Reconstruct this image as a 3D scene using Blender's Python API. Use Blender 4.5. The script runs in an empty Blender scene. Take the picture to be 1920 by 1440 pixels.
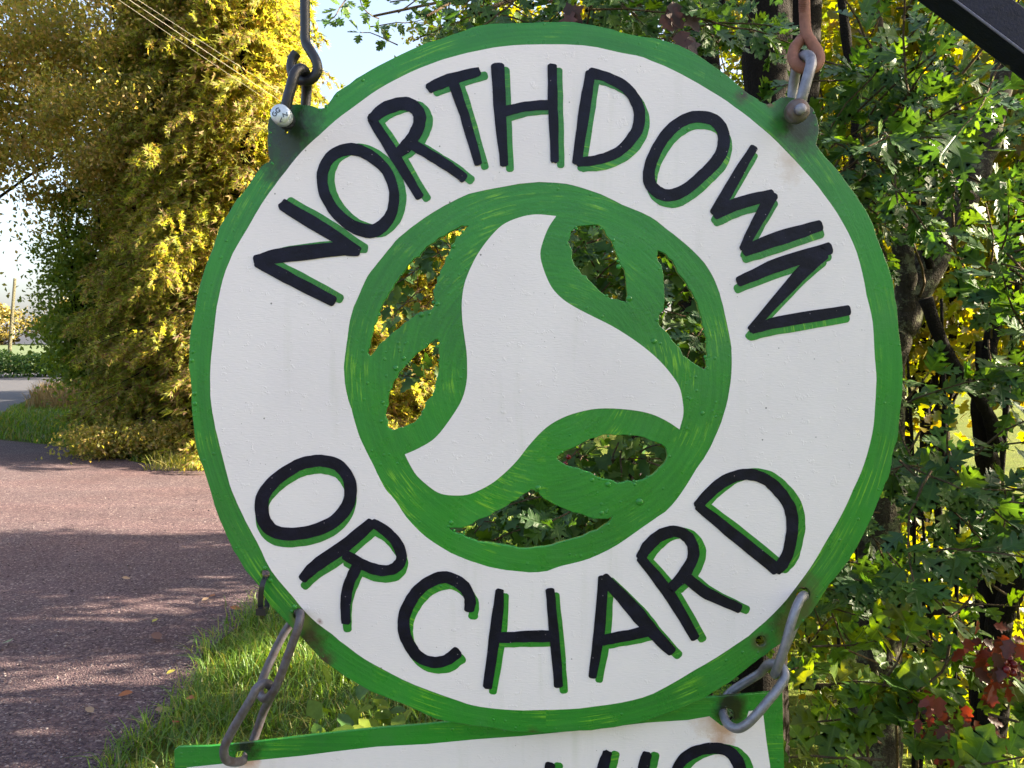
import bpy, math, random
import numpy as np
from mathutils import Vector, Matrix
random.seed(7)
RS = np.random.RandomState(11)
S = bpy.context.scene
COL = S.collection

# ------------------------------------------------------------------ camera, sky, sun, exposure
F = 1440.0 / 1920.0                      # focal length in picture widths
CAM_H = 1.55
PITCH = math.atan(70 / 1440.0)
cam_d = bpy.data.cameras.new('camera')
cam_d.sensor_width = 36.0
cam_d.lens = 36.0 * F
cam_d.clip_start = 0.05
cam_d.clip_end = 2000
cam = bpy.data.objects.new('camera', cam_d)
COL.objects.link(cam)
cam.location = (0, 0, CAM_H)
cam.rotation_euler = (math.radians(90) - PITCH, 0, 0)
S.camera = cam

SUN_AZ, SUN_EL = math.radians(87), math.radians(21)
world = bpy.data.worlds.new('World')
S.world = world
world.use_nodes = True
wn = world.node_tree.nodes
sky = wn.new('ShaderNodeTexSky')
sky.sky_type = 'NISHITA'
sky.sun_disc = False
sky.sun_elevation = SUN_EL
sky.sun_rotation = SUN_AZ
sky.air_density = 1.0
sky.dust_density = 4.5
sky.ozone_density = 1.0
wn['Background'].inputs[1].default_value = 0.054
# even pale tint added to the clear sky colour to whiten it
sky_whiten = wn.new('ShaderNodeMix'); sky_whiten.data_type = 'RGBA'; sky_whiten.blend_type = 'ADD'
sky_whiten.inputs[0].default_value = 1.0
sky_whiten.inputs[7].default_value = (.58, .57, .68, 1)
world.node_tree.links.new(sky.outputs[0], sky_whiten.inputs[6])
world.node_tree.links.new(sky_whiten.outputs[2], wn['Background'].inputs[0])
sun_d = bpy.data.lights.new('sun', 'SUN')
sun_d.energy = 5.0
sun_d.angle = math.radians(0.6)
sun_d.color = (1.0, 0.86, 0.64)
sun = bpy.data.objects.new('sun', sun_d)
COL.objects.link(sun)
SDIR = Vector((math.sin(SUN_AZ) * math.cos(SUN_EL), math.cos(SUN_AZ) * math.cos(SUN_EL), math.sin(SUN_EL)))
sun.rotation_euler = (-SDIR).to_track_quat('-Z', 'Y').to_euler()
sun.location = (20, 10, 20)
S.view_settings.view_transform = 'Standard'
S.view_settings.look = 'None'
S.view_settings.gamma = 1.0
S.view_settings.use_curve_mapping = False
S.view_settings.exposure = 3.05
S.cycles.max_bounces = 6
S.cycles.transparent_max_bounces = 8

# ------------------------------------------------------------------ helpers
FV = Vector((0, math.cos(PITCH), -math.sin(PITCH)))
UV_ = Vector((0, math.sin(PITCH), math.cos(PITCH)))


def at(px, py, Y):
    """photograph pixel (1920 x 1440) at a distance Y in front of the camera -> point"""
    d = FV + Vector(((px - 960) / 1440.0, 0, 0)) + UV_ * ((720 - py) / 1440.0)
    d = d * (Y / d.y)
    return Vector((d.x, d.y, CAM_H + d.z))


def ground(px, py):
    d = FV + Vector(((px - 960) / 1440.0, 0, 0)) + UV_ * ((720 - py) / 1440.0)
    k = CAM_H / -d.z
    return Vector((d.x * k, d.y * k, 0))


def tag(o, label=None, cat=None, group=None, kind=None):
    if label: o['label'] = label
    if cat: o['category'] = cat
    if group: o['group'] = group
    if kind: o['kind'] = kind
    return o


def adopt(o, parent):
    """parent o (whose mesh is in world coordinates) without moving it"""
    if parent is not None:
        o.parent = parent
        p, off = parent, Vector((0, 0, 0))
        if parent.type == 'EMPTY':
            off = parent.location
        o.matrix_parent_inverse = Matrix.Translation(-off)
    return o


def empty(name, loc, **k):
    o = bpy.data.objects.new(name, None)
    o.location = loc
    o.empty_display_size = 0.1
    COL.objects.link(o)
    return tag(o, **k)


def link(name, me, mat, parent=None, smooth=False, **k):
    o = bpy.data.objects.new(name, me)
    COL.objects.link(o)
    if mat: me.materials.append(mat)
    if smooth:
        me.polygons.foreach_set('use_smooth', [True] * len(me.polygons))
    adopt(o, parent)
    return tag(o, **k)


def np_mesh(name, V, T):
    """triangle mesh from arrays V (n,3), T (m,3)"""
    me = bpy.data.meshes.new(name)
    V = np.asarray(V, np.float32)
    T = np.asarray(T, np.int32)
    me.vertices.add(len(V))
    me.vertices.foreach_set('co', V.ravel())
    me.loops.add(len(T) * 3)
    me.loops.foreach_set('vertex_index', T.ravel())
    me.polygons.add(len(T))
    me.polygons.foreach_set('loop_start', np.arange(0, len(T) * 3, 3, dtype=np.int32))
    me.update(calc_edges=True)
    return me


def smooth_pts(pts, closed=True, n=4):
    """Catmull-Rom through (x, y[, ...]) ; a point tagged 'c' as last item is a corner"""
    P, C = [], []
    for p in pts:
        c = p[-1] == 'c'
        P.append(np.array(p[:-1] if c else p, float))
        C.append(c)
    out = []
    N = len(P)
    rng = range(N if closed else N - 1)
    for i in rng:
        p1, p2 = P[i], P[(i + 1) % N]
        p0 = P[i - 1] if (closed or i > 0) and not C[i] else 2 * p1 - p2
        p3 = P[(i + 2) % N] if (closed or i + 2 < N) and not C[(i + 1) % N] else 2 * p2 - p1
        for k in range(n):
            t = k / n
            out.append(0.5 * ((2 * p1) + (-p0 + p2) * t + (2 * p0 - 5 * p1 + 4 * p2 - p3) * t * t
                              + (-p0 + 3 * p1 - 3 * p2 + p3) * t ** 3))
    if not closed: out.append(P[-1])
    return out


class MB:
    def __init__(self):
        self.v, self.f = [], []

    def tube(self, path, rad, seg=8, closed=False, cap=True):
        """path: list of Vectors; rad: number or list"""
        P = [Vector(p) for p in path]
        n = len(P)
        R = rad if hasattr(rad, '__len__') else [rad] * n
        base = len(self.v)
        up = None
        for i in range(n):
            a = P[i - 1] if (closed or i > 0) else P[i]
            b = P[(i + 1) % n] if (closed or i < n - 1) else P[i]
            t = (b - a).normalized()
            if up is None:
                up = t.orthogonal().normalized()
            up = (up - t * up.dot(t))
            if up.length < 1e-6: up = t.orthogonal()
            up.normalize()
            w = t.cross(up)
            for k in range(seg):
                an = 2 * math.pi * k / seg
                self.v.append(P[i] + (up * math.cos(an) + w * math.sin(an)) * R[i])
        m = n if closed else n - 1
        if closed:
            # twist-match the seam
            j0 = min(range(seg), key=lambda s: (self.v[base + s] - self.v[base + (n - 1) * seg]).length)
        for i in range(m):
            a, b = base + i * seg, base + ((i + 1) % n) * seg
            sh = j0 if (closed and i == n - 1) else 0
            for k in range(seg):
                self.f.append((a + k, a + (k + 1) % seg, b + (k + 1 + sh) % seg, b + (k + sh) % seg))
        if cap and not closed:
            self.f.append(tuple(base + k for k in range(seg))[::-1])
            self.f.append(tuple(base + (n - 1) * seg + k for k in range(seg)))
        return self

    def box(self, c, s, rot=None):
        c = Vector(c)
        b = len(self.v)
        for x in (-.5, .5):
            for y in (-.5, .5):
                for z in (-.5, .5):
                    q = Vector((x * s[0], y * s[1], z * s[2]))
                    if rot is not None: q = rot @ q
                    self.v.append(c + q)
        for f in ((0, 1, 3, 2), (4, 6, 7, 5), (0, 4, 5, 1), (2, 3, 7, 6), (0, 2, 6, 4), (1, 5, 7, 3)):
            self.f.append(tuple(b + i for i in f))
        return self

    def lathe(self, c, axis, prof, seg=24, hexa=0):
        """prof: list of (radius, height along axis)"""
        c, ax = Vector(c), Vector(axis).normalized()
        u = ax.orthogonal().normalized()
        w = ax.cross(u)
        b = len(self.v)
        for r, h in prof:
            for k in range(seg):
                a = 2 * math.pi * k / seg
                self.v.append(c + ax * h + (u * math.cos(a) + w * math.sin(a)) * r)
        for i in range(len(prof) - 1):
            for k in range(seg):
                p, q = b + i * seg, b + (i + 1) * seg
                self.f.append((p + k, p + (k + 1) % seg, q + (k + 1) % seg, q + k))
        self.f.append(tuple(b + k for k in range(seg))[::-1])
        self.f.append(tuple(b + (len(prof) - 1) * seg + k for k in range(seg)))
        return self

    def build(self, name, mat, parent=None, smooth=False, **k):
        me = bpy.data.meshes.new(name)
        me.from_pydata([tuple(v) for v in self.v], [], self.f)
        me.update()
        return link(name, me, mat, parent, smooth, **k)


# ------------------------------------------------------------------ materials
class NT:
    def __init__(self, name):
        self.m = bpy.data.materials.new(name)
        self.m.use_nodes = True
        self.n = self.m.node_tree.nodes
        self.l = self.m.node_tree.links
        self.p = self.n['Principled BSDF']
        self.out = self.n['Material Output']

    def new(self, t, **k):
        x = self.n.new(t)
        for a, b in k.items(): setattr(x, a, b)
        return x

    def put(self, sock, v):
        if hasattr(v, 'is_output') or isinstance(v, bpy.types.NodeSocket):
            self.l.new(v, sock)
        elif isinstance(v, (tuple, list)) and sock.type == 'RGBA' and len(v) == 3:
            sock.default_value = (*v, 1)
        else:
            sock.default_value = v

    def math(self, op, a, b=0.0, c=0.0, clamp=False):
        x = self.new('ShaderNodeMath', operation=op, use_clamp=clamp)
        self.put(x.inputs[0], a); self.put(x.inputs[1], b); self.put(x.inputs[2], c)
        return x.outputs[0]

    def vmath(self, op, a, b=(0, 0, 0)):
        x = self.new('ShaderNodeVectorMath', operation=op)
        self.put(x.inputs[0], a); self.put(x.inputs[1], b)
        return x.outputs['Value'] if op in ('LENGTH', 'DISTANCE', 'DOT_PRODUCT') else x.outputs[0]

    def mix(self, f, a, b, blend='MIX'):
        x = self.new('ShaderNodeMix', data_type='RGBA', blend_type=blend)
        self.put(x.inputs[0], f); self.put(x.inputs[6], a); self.put(x.inputs[7], b)
        return x.outputs[2]

    def ramp(self, f, stops, interp='LINEAR'):
        x = self.new('ShaderNodeValToRGB')
        x.color_ramp.interpolation = interp
        e = x.color_ramp.elements
        while len(e) < len(stops): e.new(0.5)
        for i, (p, c) in enumerate(stops):
            e[i].position = p
            e[i].color = (c, c, c, 1) if not hasattr(c, '__len__') else (*c, 1)
        self.put(x.inputs[0], f)
        return x.outputs[0]

    def noise(self, vec=None, scale=5, detail=3, rough=0.5, dist=0.0, color=False):
        x = self.new('ShaderNodeTexNoise')
        if vec is not None: self.put(x.inputs['Vector'], vec)
        x.inputs['Scale'].default_value = scale
        x.inputs['Detail'].default_value = detail
        x.inputs['Roughness'].default_value = rough
        x.inputs['Distortion'].default_value = dist
        return x.outputs[1 if color else 0]

    def voronoi(self, vec=None, scale=5, feature='F1', out=0, rnd=1.0):
        x = self.new('ShaderNodeTexVoronoi', feature=feature)
        if vec is not None: self.put(x.inputs['Vector'], vec)
        x.inputs['Scale'].default_value = scale
        x.inputs['Randomness'].default_value = rnd
        return x.outputs[out]

    def pos(self):
        return self.new('ShaderNodeNewGeometry').outputs['Position']

    def obj(self):
        return self.new('ShaderNodeTexCoord').outputs['Object']

    def bump(self, h, strength=0.3, dist=0.002, prev=None):
        x = self.new('ShaderNodeBump')
        x.inputs['Strength'].default_value = strength
        x.inputs['Distance'].default_value = dist
        self.put(x.inputs['Height'], h)
        if prev is not None: self.put(x.inputs['Normal'], prev)
        return x.outputs[0]

    def set(self, **k):
        for a, b in k.items():
            self.put(self.p.inputs[{'color': 'Base Color', 'rough': 'Roughness', 'metal': 'Metallic', 'normal': 'Normal',
                                    'spec': 'Specular IOR Level', 'coat': 'Coat Weight', 'coat_rough': 'Coat Roughness'}[a]], b)
        return self


def leaf_mat(name, cols, trans=(1.8, 1.7, 0.25), fac=0.45, rough=0.42, spec=0.5, vein=0, patchy=0):
    """cols: list of three or more colours picked leaf by leaf"""
    t = NT(name)
    g = t.new('ShaderNodeNewGeometry')
    oi = t.new('ShaderNodeObjectInfo')
    r = t.math('FRACT', t.math('ADD', g.outputs['Random Per Island'], oi.outputs['Random']))
    c = t.ramp(r, [(i / len(cols), x) for i, x in enumerate(cols)], 'CONSTANT' if len(cols) > 5 else 'LINEAR')
    n = t.noise(g.outputs['Position'], 60, 3)
    c = t.mix(t.ramp(n, [(0.35, 0.0), (0.7, 0.45)]), c, t.mix(1.0, c, (0.55, 0.5, 0.35), 'MULTIPLY'))
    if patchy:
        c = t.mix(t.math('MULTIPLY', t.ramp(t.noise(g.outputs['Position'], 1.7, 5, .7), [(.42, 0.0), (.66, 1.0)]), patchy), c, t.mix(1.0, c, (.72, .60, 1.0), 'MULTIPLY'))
    hb = t.noise(g.outputs['Position'], 260, 2)
    if vein:                                     # leaf-local coordinates: midrib and side veins
        sx = t.new('ShaderNodeSeparateXYZ'); t.put(sx.inputs[0], t.obj())
        axx = t.math('ABSOLUTE', sx.outputs[0])
        mid = t.ramp(axx, [(.008, 1.0), (.03, 0.0)])
        sv_ = t.math('ABSOLUTE', t.math('SINE', t.math('MULTIPLY', t.math('SUBTRACT', sx.outputs[1], t.math('MULTIPLY', axx, .9)), 19.0)))
        vm = t.math('MAXIMUM', mid, t.math('MULTIPLY', t.ramp(sv_, [(.05, 1.0), (.22, 0.0)]), .6))
        c = t.mix(t.math('MULTIPLY', vm, .45), c, t.mix(1.0, c, (1.9, 1.7, 1.6), 'MULTIPLY'))
        hb = t.math('ADD', t.math('MULTIPLY', hb, .4), t.math('MULTIPLY', vm, -1.0))
    tc = t.mix(1.0, c, trans, 'MULTIPLY')
    t.set(color=c, rough=rough, spec=spec)
    t.set(normal=t.bump(hb, 0.25 if not vein else .5, 0.002))
    tr = t.new('ShaderNodeBsdfTranslucent')
    t.put(tr.inputs[0], tc)
    ms = t.new('ShaderNodeMixShader')
    ms.inputs[0].default_value = fac
    t.l.new(t.p.outputs[0], ms.inputs[1]); t.l.new(tr.outputs[0], ms.inputs[2])
    t.l.new(ms.outputs[0], t.out.inputs[0])
    return t.m


M = {}
M['hawthorn'] = leaf_mat('hawthorn leaf', [(.035, .09, .02), (.055, .13, .028), (.045, .105, .038), (.08, .15, .024)], fac=.38, rough=.5, spec=.35)
M['maple'] = leaf_mat('field maple leaf', [(.06, .15, .026), (.08, .18, .026), (.11, .20, .024), (.06, .14, .035)], trans=(2.6, 2.0, .12), fac=.5)
M['hawthorn_near'] = leaf_mat('hawthorn leaf, veined', [(.045, .11, .024), (.06, .15, .03), (.05, .12, .045), (.09, .17, .026), (.045, .11, .05)], fac=.38, rough=.42, spec=.4, vein=1)
M['maple_near'] = leaf_mat('field maple leaf, veined', [(.06, .15, .026), (.08, .18, .026), (.11, .20, .024), (.06, .14, .035), (.12, .16, .02)], trans=(2.4, 2.0, .12), fac=.5, rough=.42, spec=.4, vein=1)
M['hazel'] = leaf_mat('backlit yellowing leaf', [(.055, .09, .010), (.09, .115, .010), (.125, .135, .010), (.07, .10, .008), (.14, .115, .014)], trans=(2.9, 2.6, .12), fac=.55)
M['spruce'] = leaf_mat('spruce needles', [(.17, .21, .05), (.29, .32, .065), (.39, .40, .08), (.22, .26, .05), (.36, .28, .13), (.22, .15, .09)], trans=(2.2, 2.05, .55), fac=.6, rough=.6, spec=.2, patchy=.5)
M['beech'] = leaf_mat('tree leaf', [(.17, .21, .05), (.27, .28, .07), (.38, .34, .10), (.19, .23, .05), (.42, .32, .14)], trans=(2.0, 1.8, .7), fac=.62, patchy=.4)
M['darkleaf'] = leaf_mat('dark shrub leaf', [(.12, .20, .03), (.16, .24, .035), (.22, .27, .04), (.13, .21, .035)], trans=(1.9, 1.8, .5), fac=.5, rough=.55, spec=.3)
M['farleaf'] = leaf_mat('distant tree leaf', [(.14, .12, .03), (.18, .14, .03), (.12, .12, .03), (.2, .15, .03)], trans=(1.4, 1.2, .4), fac=.3)
M['grass'] = leaf_mat('grass blade', [(.08, .17, .025), (.12, .22, .028), (.09, .18, .035), (.15, .25, .03), (.08, .17, .04), (.22, .22, .08)], trans=(2.1, 1.9, .3), fac=.4, rough=.45)
M['vergegrass'] = leaf_mat('yellowing grass', [(.16, .20, .03), (.24, .25, .05), (.20, .24, .04), (.30, .26, .10)], trans=(1.8, 1.7, .4), fac=.45, rough=.5)
M['drygrass'] = leaf_mat('dry grass', [(.30, .22, .10), (.36, .27, .13), (.24, .18, .08)], trans=(1.1, 1.0, .7), fac=.3, rough=.7)
M['deadleaf'] = leaf_mat('dead leaf', [(.08, .03, .026), (.12, .045, .035), (.05, .025, .025)], trans=(1.1, 1.0, .9), fac=.15, rough=.6)
M['redleaf'] = leaf_mat('red leaf', [(.11, .025, .018), (.30, .055, .02), (.08, .025, .02)], trans=(2.0, 1.2, .5), fac=.4)


M['spruce_green'] = leaf_mat('green spruce needles', [(.17, .23, .045), (.26, .32, .06), (.35, .38, .08), (.20, .26, .05), (.36, .29, .12), (.22, .15, .08)], trans=(1.9, 1.8, .6), fac=.58, rough=.6, spec=.2, patchy=.5)


def plain(name, col, rough=.5, metal=0, spec=.5):
    return NT(name).set(color=col, rough=rough, metal=metal, spec=spec).m


# sign coordinates
D = 0.80                                  # distance of the sign's face
SC = at(1025, 705, D)                     # centre of the disc
CX, CZ = SC.x, SC.z


def sign_polar(t):
    p = t.vmath('SUBTRACT', t.pos(), (CX, D, CZ))
    s = t.new('ShaderNodeSeparateXYZ'); t.put(s.inputs[0], p)
    ang = t.math('ARCTAN2', s.outputs[0], s.outputs[2])
    rad = t.math('SQRT', t.math('ADD', t.math('POWER', s.outputs[0], 2.0), t.math('POWER', s.outputs[2], 2.0)))
    return p, ang, rad, s


def blotch(t, point, r0, r1, squash=1.0):
    """mask that is 1 near a point of the sign and 0 beyond r1, with a ragged rim; squash < 1 stretches it downwards"""
    d = t.vmath('SUBTRACT', t.pos(), tuple(point))
    s = t.new('ShaderNodeSeparateXYZ'); t.put(s.inputs[0], d)
    z = t.math('MULTIPLY', s.outputs[2], squash)
    r = t.math('SQRT', t.math('ADD', t.math('POWER', s.outputs[0], 2.0), t.math('POWER', z, 2.0)))
    r = t.math('ADD', r, t.math('MULTIPLY', t.math('SUBTRACT', t.noise(t.pos(), 110, 5, .65), .5), (r1 - r0) * 1.6))
    mr = t.new('ShaderNodeMapRange', clamp=True)
    t.put(mr.inputs[0], r)
    mr.inputs[1].default_value = r0; mr.inputs[2].default_value = r1
    mr.inputs[3].default_value = 1; mr.inputs[4].default_value = 0
    return mr.outputs[0]


def green_paint(name, polar=True, stains=()):
    t = NT(name)
    p, ang, rad, s = sign_polar(t)
    cv = t.new('ShaderNodeCombineXYZ')
    if polar:
        t.put(cv.inputs[0], t.math('MULTIPLY', ang, 5.0)); t.put(cv.inputs[1], t.math('MULTIPLY', rad, 420.0))
        patch_v = t.vmath('MULTIPLY', p, (1, 1, 1))
    else:
        t.put(cv.inputs[0], t.math('MULTIPLY', s.outputs[0], 12.0)); t.put(cv.inputs[1], t.math('MULTIPLY', s.outputs[2], 420.0))
        patch_v = p
    streak = t.noise(cv.outputs[0], 1.0, 3, .6)
    patch = t.noise(patch_v, 12, 5, .65)
    wide = t.noise(patch_v, 5, 2)
    m = t.math('MULTIPLY', t.ramp(streak, [(.52, 0.0), (.64, 1.0)]), t.ramp(patch, [(.51, 0.0), (.63, 1.0)]))
    base = t.mix(t.ramp(wide, [(.35, 0.0), (.7, 1.0)]), (.016, .155, .024), (.014, .235, .020))
    base = t.mix(t.math('MULTIPLY', t.ramp(t.noise(cv.outputs[0], .55, 4, .6), [(.4, 0.0), (.75, 1.0)]), .55), base, (.04, .30, .03))
    base = t.mix(t.math('MULTIPLY', t.ramp(t.noise(p, 9, 4, .7), [(.5, 0.0), (.8, 1.0)]), .5), base, (.05, .20, .06))
    c = t.mix(t.math('MULTIPLY', m, .72), base, (.22, .52, .03))
    # algae and grime specks
    c = t.mix(t.math('MULTIPLY', t.ramp(t.noise(t.pos(), 380, 3, .7), [(.66, 0.0), (.74, 1.0)]), .6), c, (.008, .05, .015))
    for pt, r0, r1, sq, col in stains:
        c = t.mix(t.math('MULTIPLY', blotch(t, pt, r0, r1, sq), .95), c, col)
    drop = t.voronoi(t.pos(), 95, 'F1')
    hb = t.math('ADD', t.math('MULTIPLY', streak, .35), t.math('MULTIPLY', t.noise(t.pos(), 240, 4, .6), .5))
    hb = t.math('ADD', hb, t.math('MULTIPLY', t.ramp(drop, [(.10, 1.0), (.17, 0.0)]), t.ramp(t.noise(t.pos(), 14, 2), [(.5, 0.0), (.62, .9)])))
    t.set(color=c, rough=t.ramp(t.noise(t.pos(), 40, 3), [(.3, .22), (.7, .42)]), spec=.5)
    t.set(normal=t.bump(hb, .55, .0012))
    return t.m


def white_paint(name, stains=()):
    t = NT(name)
    P = t.pos()
    c = t.mix(t.ramp(t.noise(P, 9, 3), [(.3, 0.0), (.7, 1.0)]), (.78, .715, .755), (.835, .77, .805))
    c = t.mix(t.math('MULTIPLY', t.ramp(t.noise(t.vmath('MULTIPLY', P, (1, 1, 6)), 120, 3), [(.5, 0.0), (.8, 1.0)]), .25), c, (.66, .66, .66))
    sp = t.voronoi(P, 120, 'F1')
    spm = t.math('MULTIPLY', t.ramp(sp, [(.03, 1.0), (.07, 0.0)]), t.ramp(t.noise(P, 24, 2), [(.52, 0.0), (.6, 1.0)]))
    c = t.mix(t.math('MULTIPLY', spm, .8), c, (.10, .08, .09))
    sp2 = t.ramp(t.voronoi(P, 34, 'F1'), [(.02, 1.0), (.04, 0.0)])
    c = t.mix(t.math('MULTIPLY', sp2, .85), c, (.05, .04, .05))
    for pt, r0, r1, sq, col in stains:
        c = t.mix(t.math('MULTIPLY', blotch(t, pt, r0, r1, sq), .8), c, col)
    drip = t.ramp(t.noise(t.vmath('MULTIPLY', P, (1, 1, .09)), 55, 4, .6), [(.54, 0.0), (.72, 1.0)])
    c = t.mix(t.math('MULTIPLY', t.math('MULTIPLY', drip, t.ramp(t.noise(P, 7, 3), [(.4, 0.0), (.7, 1.0)])), .30), c, (.50, .50, .42))
    scuff = t.ramp(t.noise(t.vmath('MULTIPLY', P, (.35, 1, 1)), 190, 5, .75), [(.66, 0.0), (.72, 1.0)])
    c = t.mix(t.math('MULTIPLY', t.math('MULTIPLY', scuff, t.ramp(t.noise(P, 12, 2), [(.5, 0.0), (.6, 1.0)])), .35), c, (.40, .40, .40))
    h = t.math('ADD', t.noise(t.vmath('MULTIPLY', P, (1, 1, 5)), 130, 4, .6), t.math('MULTIPLY', t.ramp(t.noise(P, 75, 4, .7), [(.60, 0.0), (.66, 1.0)]), .8))
    t.set(color=c, rough=.42, spec=.4, normal=t.bump(h, .35, .0008))
    return t.m


def black_paint(name):
    t = NT(name)
    P = t.pos()
    c = t.mix(t.ramp(t.noise(P, 60, 4), [(.4, 0.0), (.8, 1.0)]), (.004, .004, .013), (.010, .010, .030))
    dots = t.math('MULTIPLY', t.ramp(t.voronoi(P, 150, 'F1'), [(.03, 1.0), (.09, 0.0)]), t.ramp(t.noise(P, 40, 1), [(.52, 0.0), (.56, 1.0)]))
    c = t.mix(dots, c, (.35, .3, .36))
    t.set(color=c, rough=t.ramp(t.noise(P, 50, 3), [(.3, .30), (.7, .45)]), spec=.2,
          normal=t.bump(t.noise(P, 180, 4, .65), .5, .001))
    return t.m


def steel(name, base, dark, rust=0.0, rough=.45, metal=.7, lichen=None):
    t = NT(name)
    P = t.pos()
    c = t.mix(t.ramp(t.noise(P, 120, 5, .65), [(.35, 0.0), (.7, 1.0)]), base, dark)
    if rust: c = t.mix(t.math('MULTIPLY', t.ramp(t.noise(P, 60, 5, .7), [(.45, 0.0), (.65, 1.0)]), rust), c, (.20, .07, .03))
    if lichen: c = t.mix(t.ramp(t.noise(P, 45, 4, .6), [(lichen, 0.0), (lichen + .08, 1.0)]), c, (.16, .17, .05))
    t.set(color=c, rough=rough, metal=metal, normal=t.bump(t.noise(P, 300, 4, .6), .4, .001))
    return t.m


def bark(name, a, b, lichen=.55, lc=(.20, .21, .13)):
    t = NT(name)
    P = t.pos()
    st = t.noise(t.vmath('MULTIPLY', P, (1, 1, .22)), 70, 5, .65)
    c = t.mix(t.ramp(st, [(.3, 0.0), (.7, 1.0)]), a, b)
    c = t.mix(t.ramp(t.noise(P, 28, 6, .75), [(lichen, 0.0), (lichen + .07, 1.0)]), c, lc)
    t.set(color=c, rough=.9, spec=.15, normal=t.bump(t.math('ADD', st, t.noise(P, 200, 4)), .9, .008))
    return t.m


M['bark_lichen'] = bark('lichened bark', (.018, .014, .010), (.055, .045, .032), .50, (.12, .125, .07))
M['bark_dark'] = bark('dark bark', (.005, .004, .003), (.014, .010, .007), .62, (.045, .048, .02))
M['twig'] = bark('twig bark', (.06, .04, .025), (.14, .10, .06), .62)
M['galv'] = steel('galvanised steel', (.26, .26, .30), (.16, .16, .20), .0, .45, .55)
M['chain_l'] = steel('weathered steel chain', (.13, .12, .145), (.07, .06, .07), .12, .5, .4)
M['black_iron'] = steel('black painted iron', (.006, .006, .010), (.014, .014, .022), .0, .38, .0)
M['rust_iron'] = steel('rusty iron', (.30, .13, .09), (.20, .09, .07), .5, .75, .1)
M['boss'] = steel('grimy steel boss', (.13, .12, .12), (.06, .05, .05), .3, .45, .5)
M['beam'] = steel('black painted beam', (.004, .005, .018), (.009, .011, .034), .0, .45, .0, lichen=.66)
M['beam'].node_tree.nodes['Principled BSDF'].inputs['Specular IOR Level'].default_value = .22
M['tie'] = plain('black plastic', (.012, .012, .018), .35)
M['zinc'] = steel('bright zinc', (.60, .66, .72), (.45, .5, .56), .0, .32, .45)
M['ink'] = plain('stamped mark', (.02, .03, .06), .5)
M['black'] = black_paint('black paint')
M['green_plain'] = green_paint('green brushed paint')
M['moss'] = bark('moss', (.04, .05, .012), (.10, .10, .03), .6)


# =================================================================== SETTING
def flat(name, poly, z, mat, **k):
    me = bpy.data.meshes.new(name)
    me.from_pydata([(x, y, z) for x, y in poly], [], [list(range(len(poly)))])
    me.update()
    return link(name, me, mat, None, **k)


t = NT('meadow ground')
P = t.pos()
gc = t.mix(t.ramp(t.noise(P, 1.2, 5, .6), [(.35, 0.0), (.7, 1.0)]), (.07, .10, .016), (.12, .14, .022))
gc = t.mix(t.math('MULTIPLY', t.ramp(t.noise(P, 9, 4), [(.5, 0.0), (.75, 1.0)]), .6), gc, (.06, .045, .025))
t.set(color=gc, rough=.95, spec=.1, normal=t.bump(t.noise(P, 25, 5, .7), 1.0, .05))
M['ground'] = t.m

t = NT('gravel')
P = t.pos()
v1 = t.voronoi(P, 105, 'F1', 1)
sv = t.new('ShaderNodeSeparateColor'); t.put(sv.inputs[0], v1)
gcol = t.ramp(sv.outputs[0], [(0, (.040, .026, .035)), (.35, (.074, .050, .061)), (.7, (.115, .082, .092)), (.93, (.19, .15, .145)), (1, (.32, .28, .27))])
gcol = t.mix(t.ramp(t.noise(P, .9, 4, .6), [(.3, 0.0), (.75, .75)]), gcol, t.mix(1.0, gcol, (.72, .55, .55), 'MULTIPLY'))
gcol = t.mix(t.ramp(t.noise(t.vmath('MULTIPLY', P, (.35, 1.6, 1)), 1.3, 5, .65), [(.45, 0.0), (.7, .6)]), gcol, t.mix(1.0, gcol, (1.6, 1.45, 1.4), 'MULTIPLY'))
gcol = t.mix(t.math('MULTIPLY', t.ramp(t.noise(P, 240, 2), [(.4, 0.0), (.7, 1.0)]), .5), gcol, (.10, .07, .07))
hd = t.math('ADD', t.math('MULTIPLY', t.voronoi(P, 105, 'F1', 0), -1.0), t.math('MULTIPLY', t.noise(P, 180, 3), .5))
nb = t.bump(hd, 1.0, .008)
nb = t.bump(t.noise(P, 2.2, 4), .6, .05, nb)
t.set(color=gcol, rough=.85, spec=.25, normal=nb)
M['gravel'] = t.m

t = NT('asphalt')
P = t.pos()
t.set(color=t.mix(t.noise(P, 60, 4), (.03, .03, .038), (.055, .055, .065)), rough=.85, normal=t.bump(t.noise(P, 90, 3), .4, .01))
M['asphalt'] = t.m
t = NT('field crop')
P = t.pos()
t.set(color=t.mix(t.noise(P, .25, 4), (.08, .11, .055), (.12, .15, .08)), rough=.95, spec=.1)
M['field'] = t.m
t = NT('stones')
g = t.new('ShaderNodeNewGeometry')
t.set(color=t.ramp(g.outputs['Random Per Island'], [(0, (.03, .021, .026)), (.5, (.065, .045, .054)), (.85, (.12, .09, .095)), (1, (.30, .26, .25))]), rough=.8, spec=.3,
      normal=t.bump(t.noise(g.outputs['Position'], 400, 3), .5, .002))
M['stones'] = t.m

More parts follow.
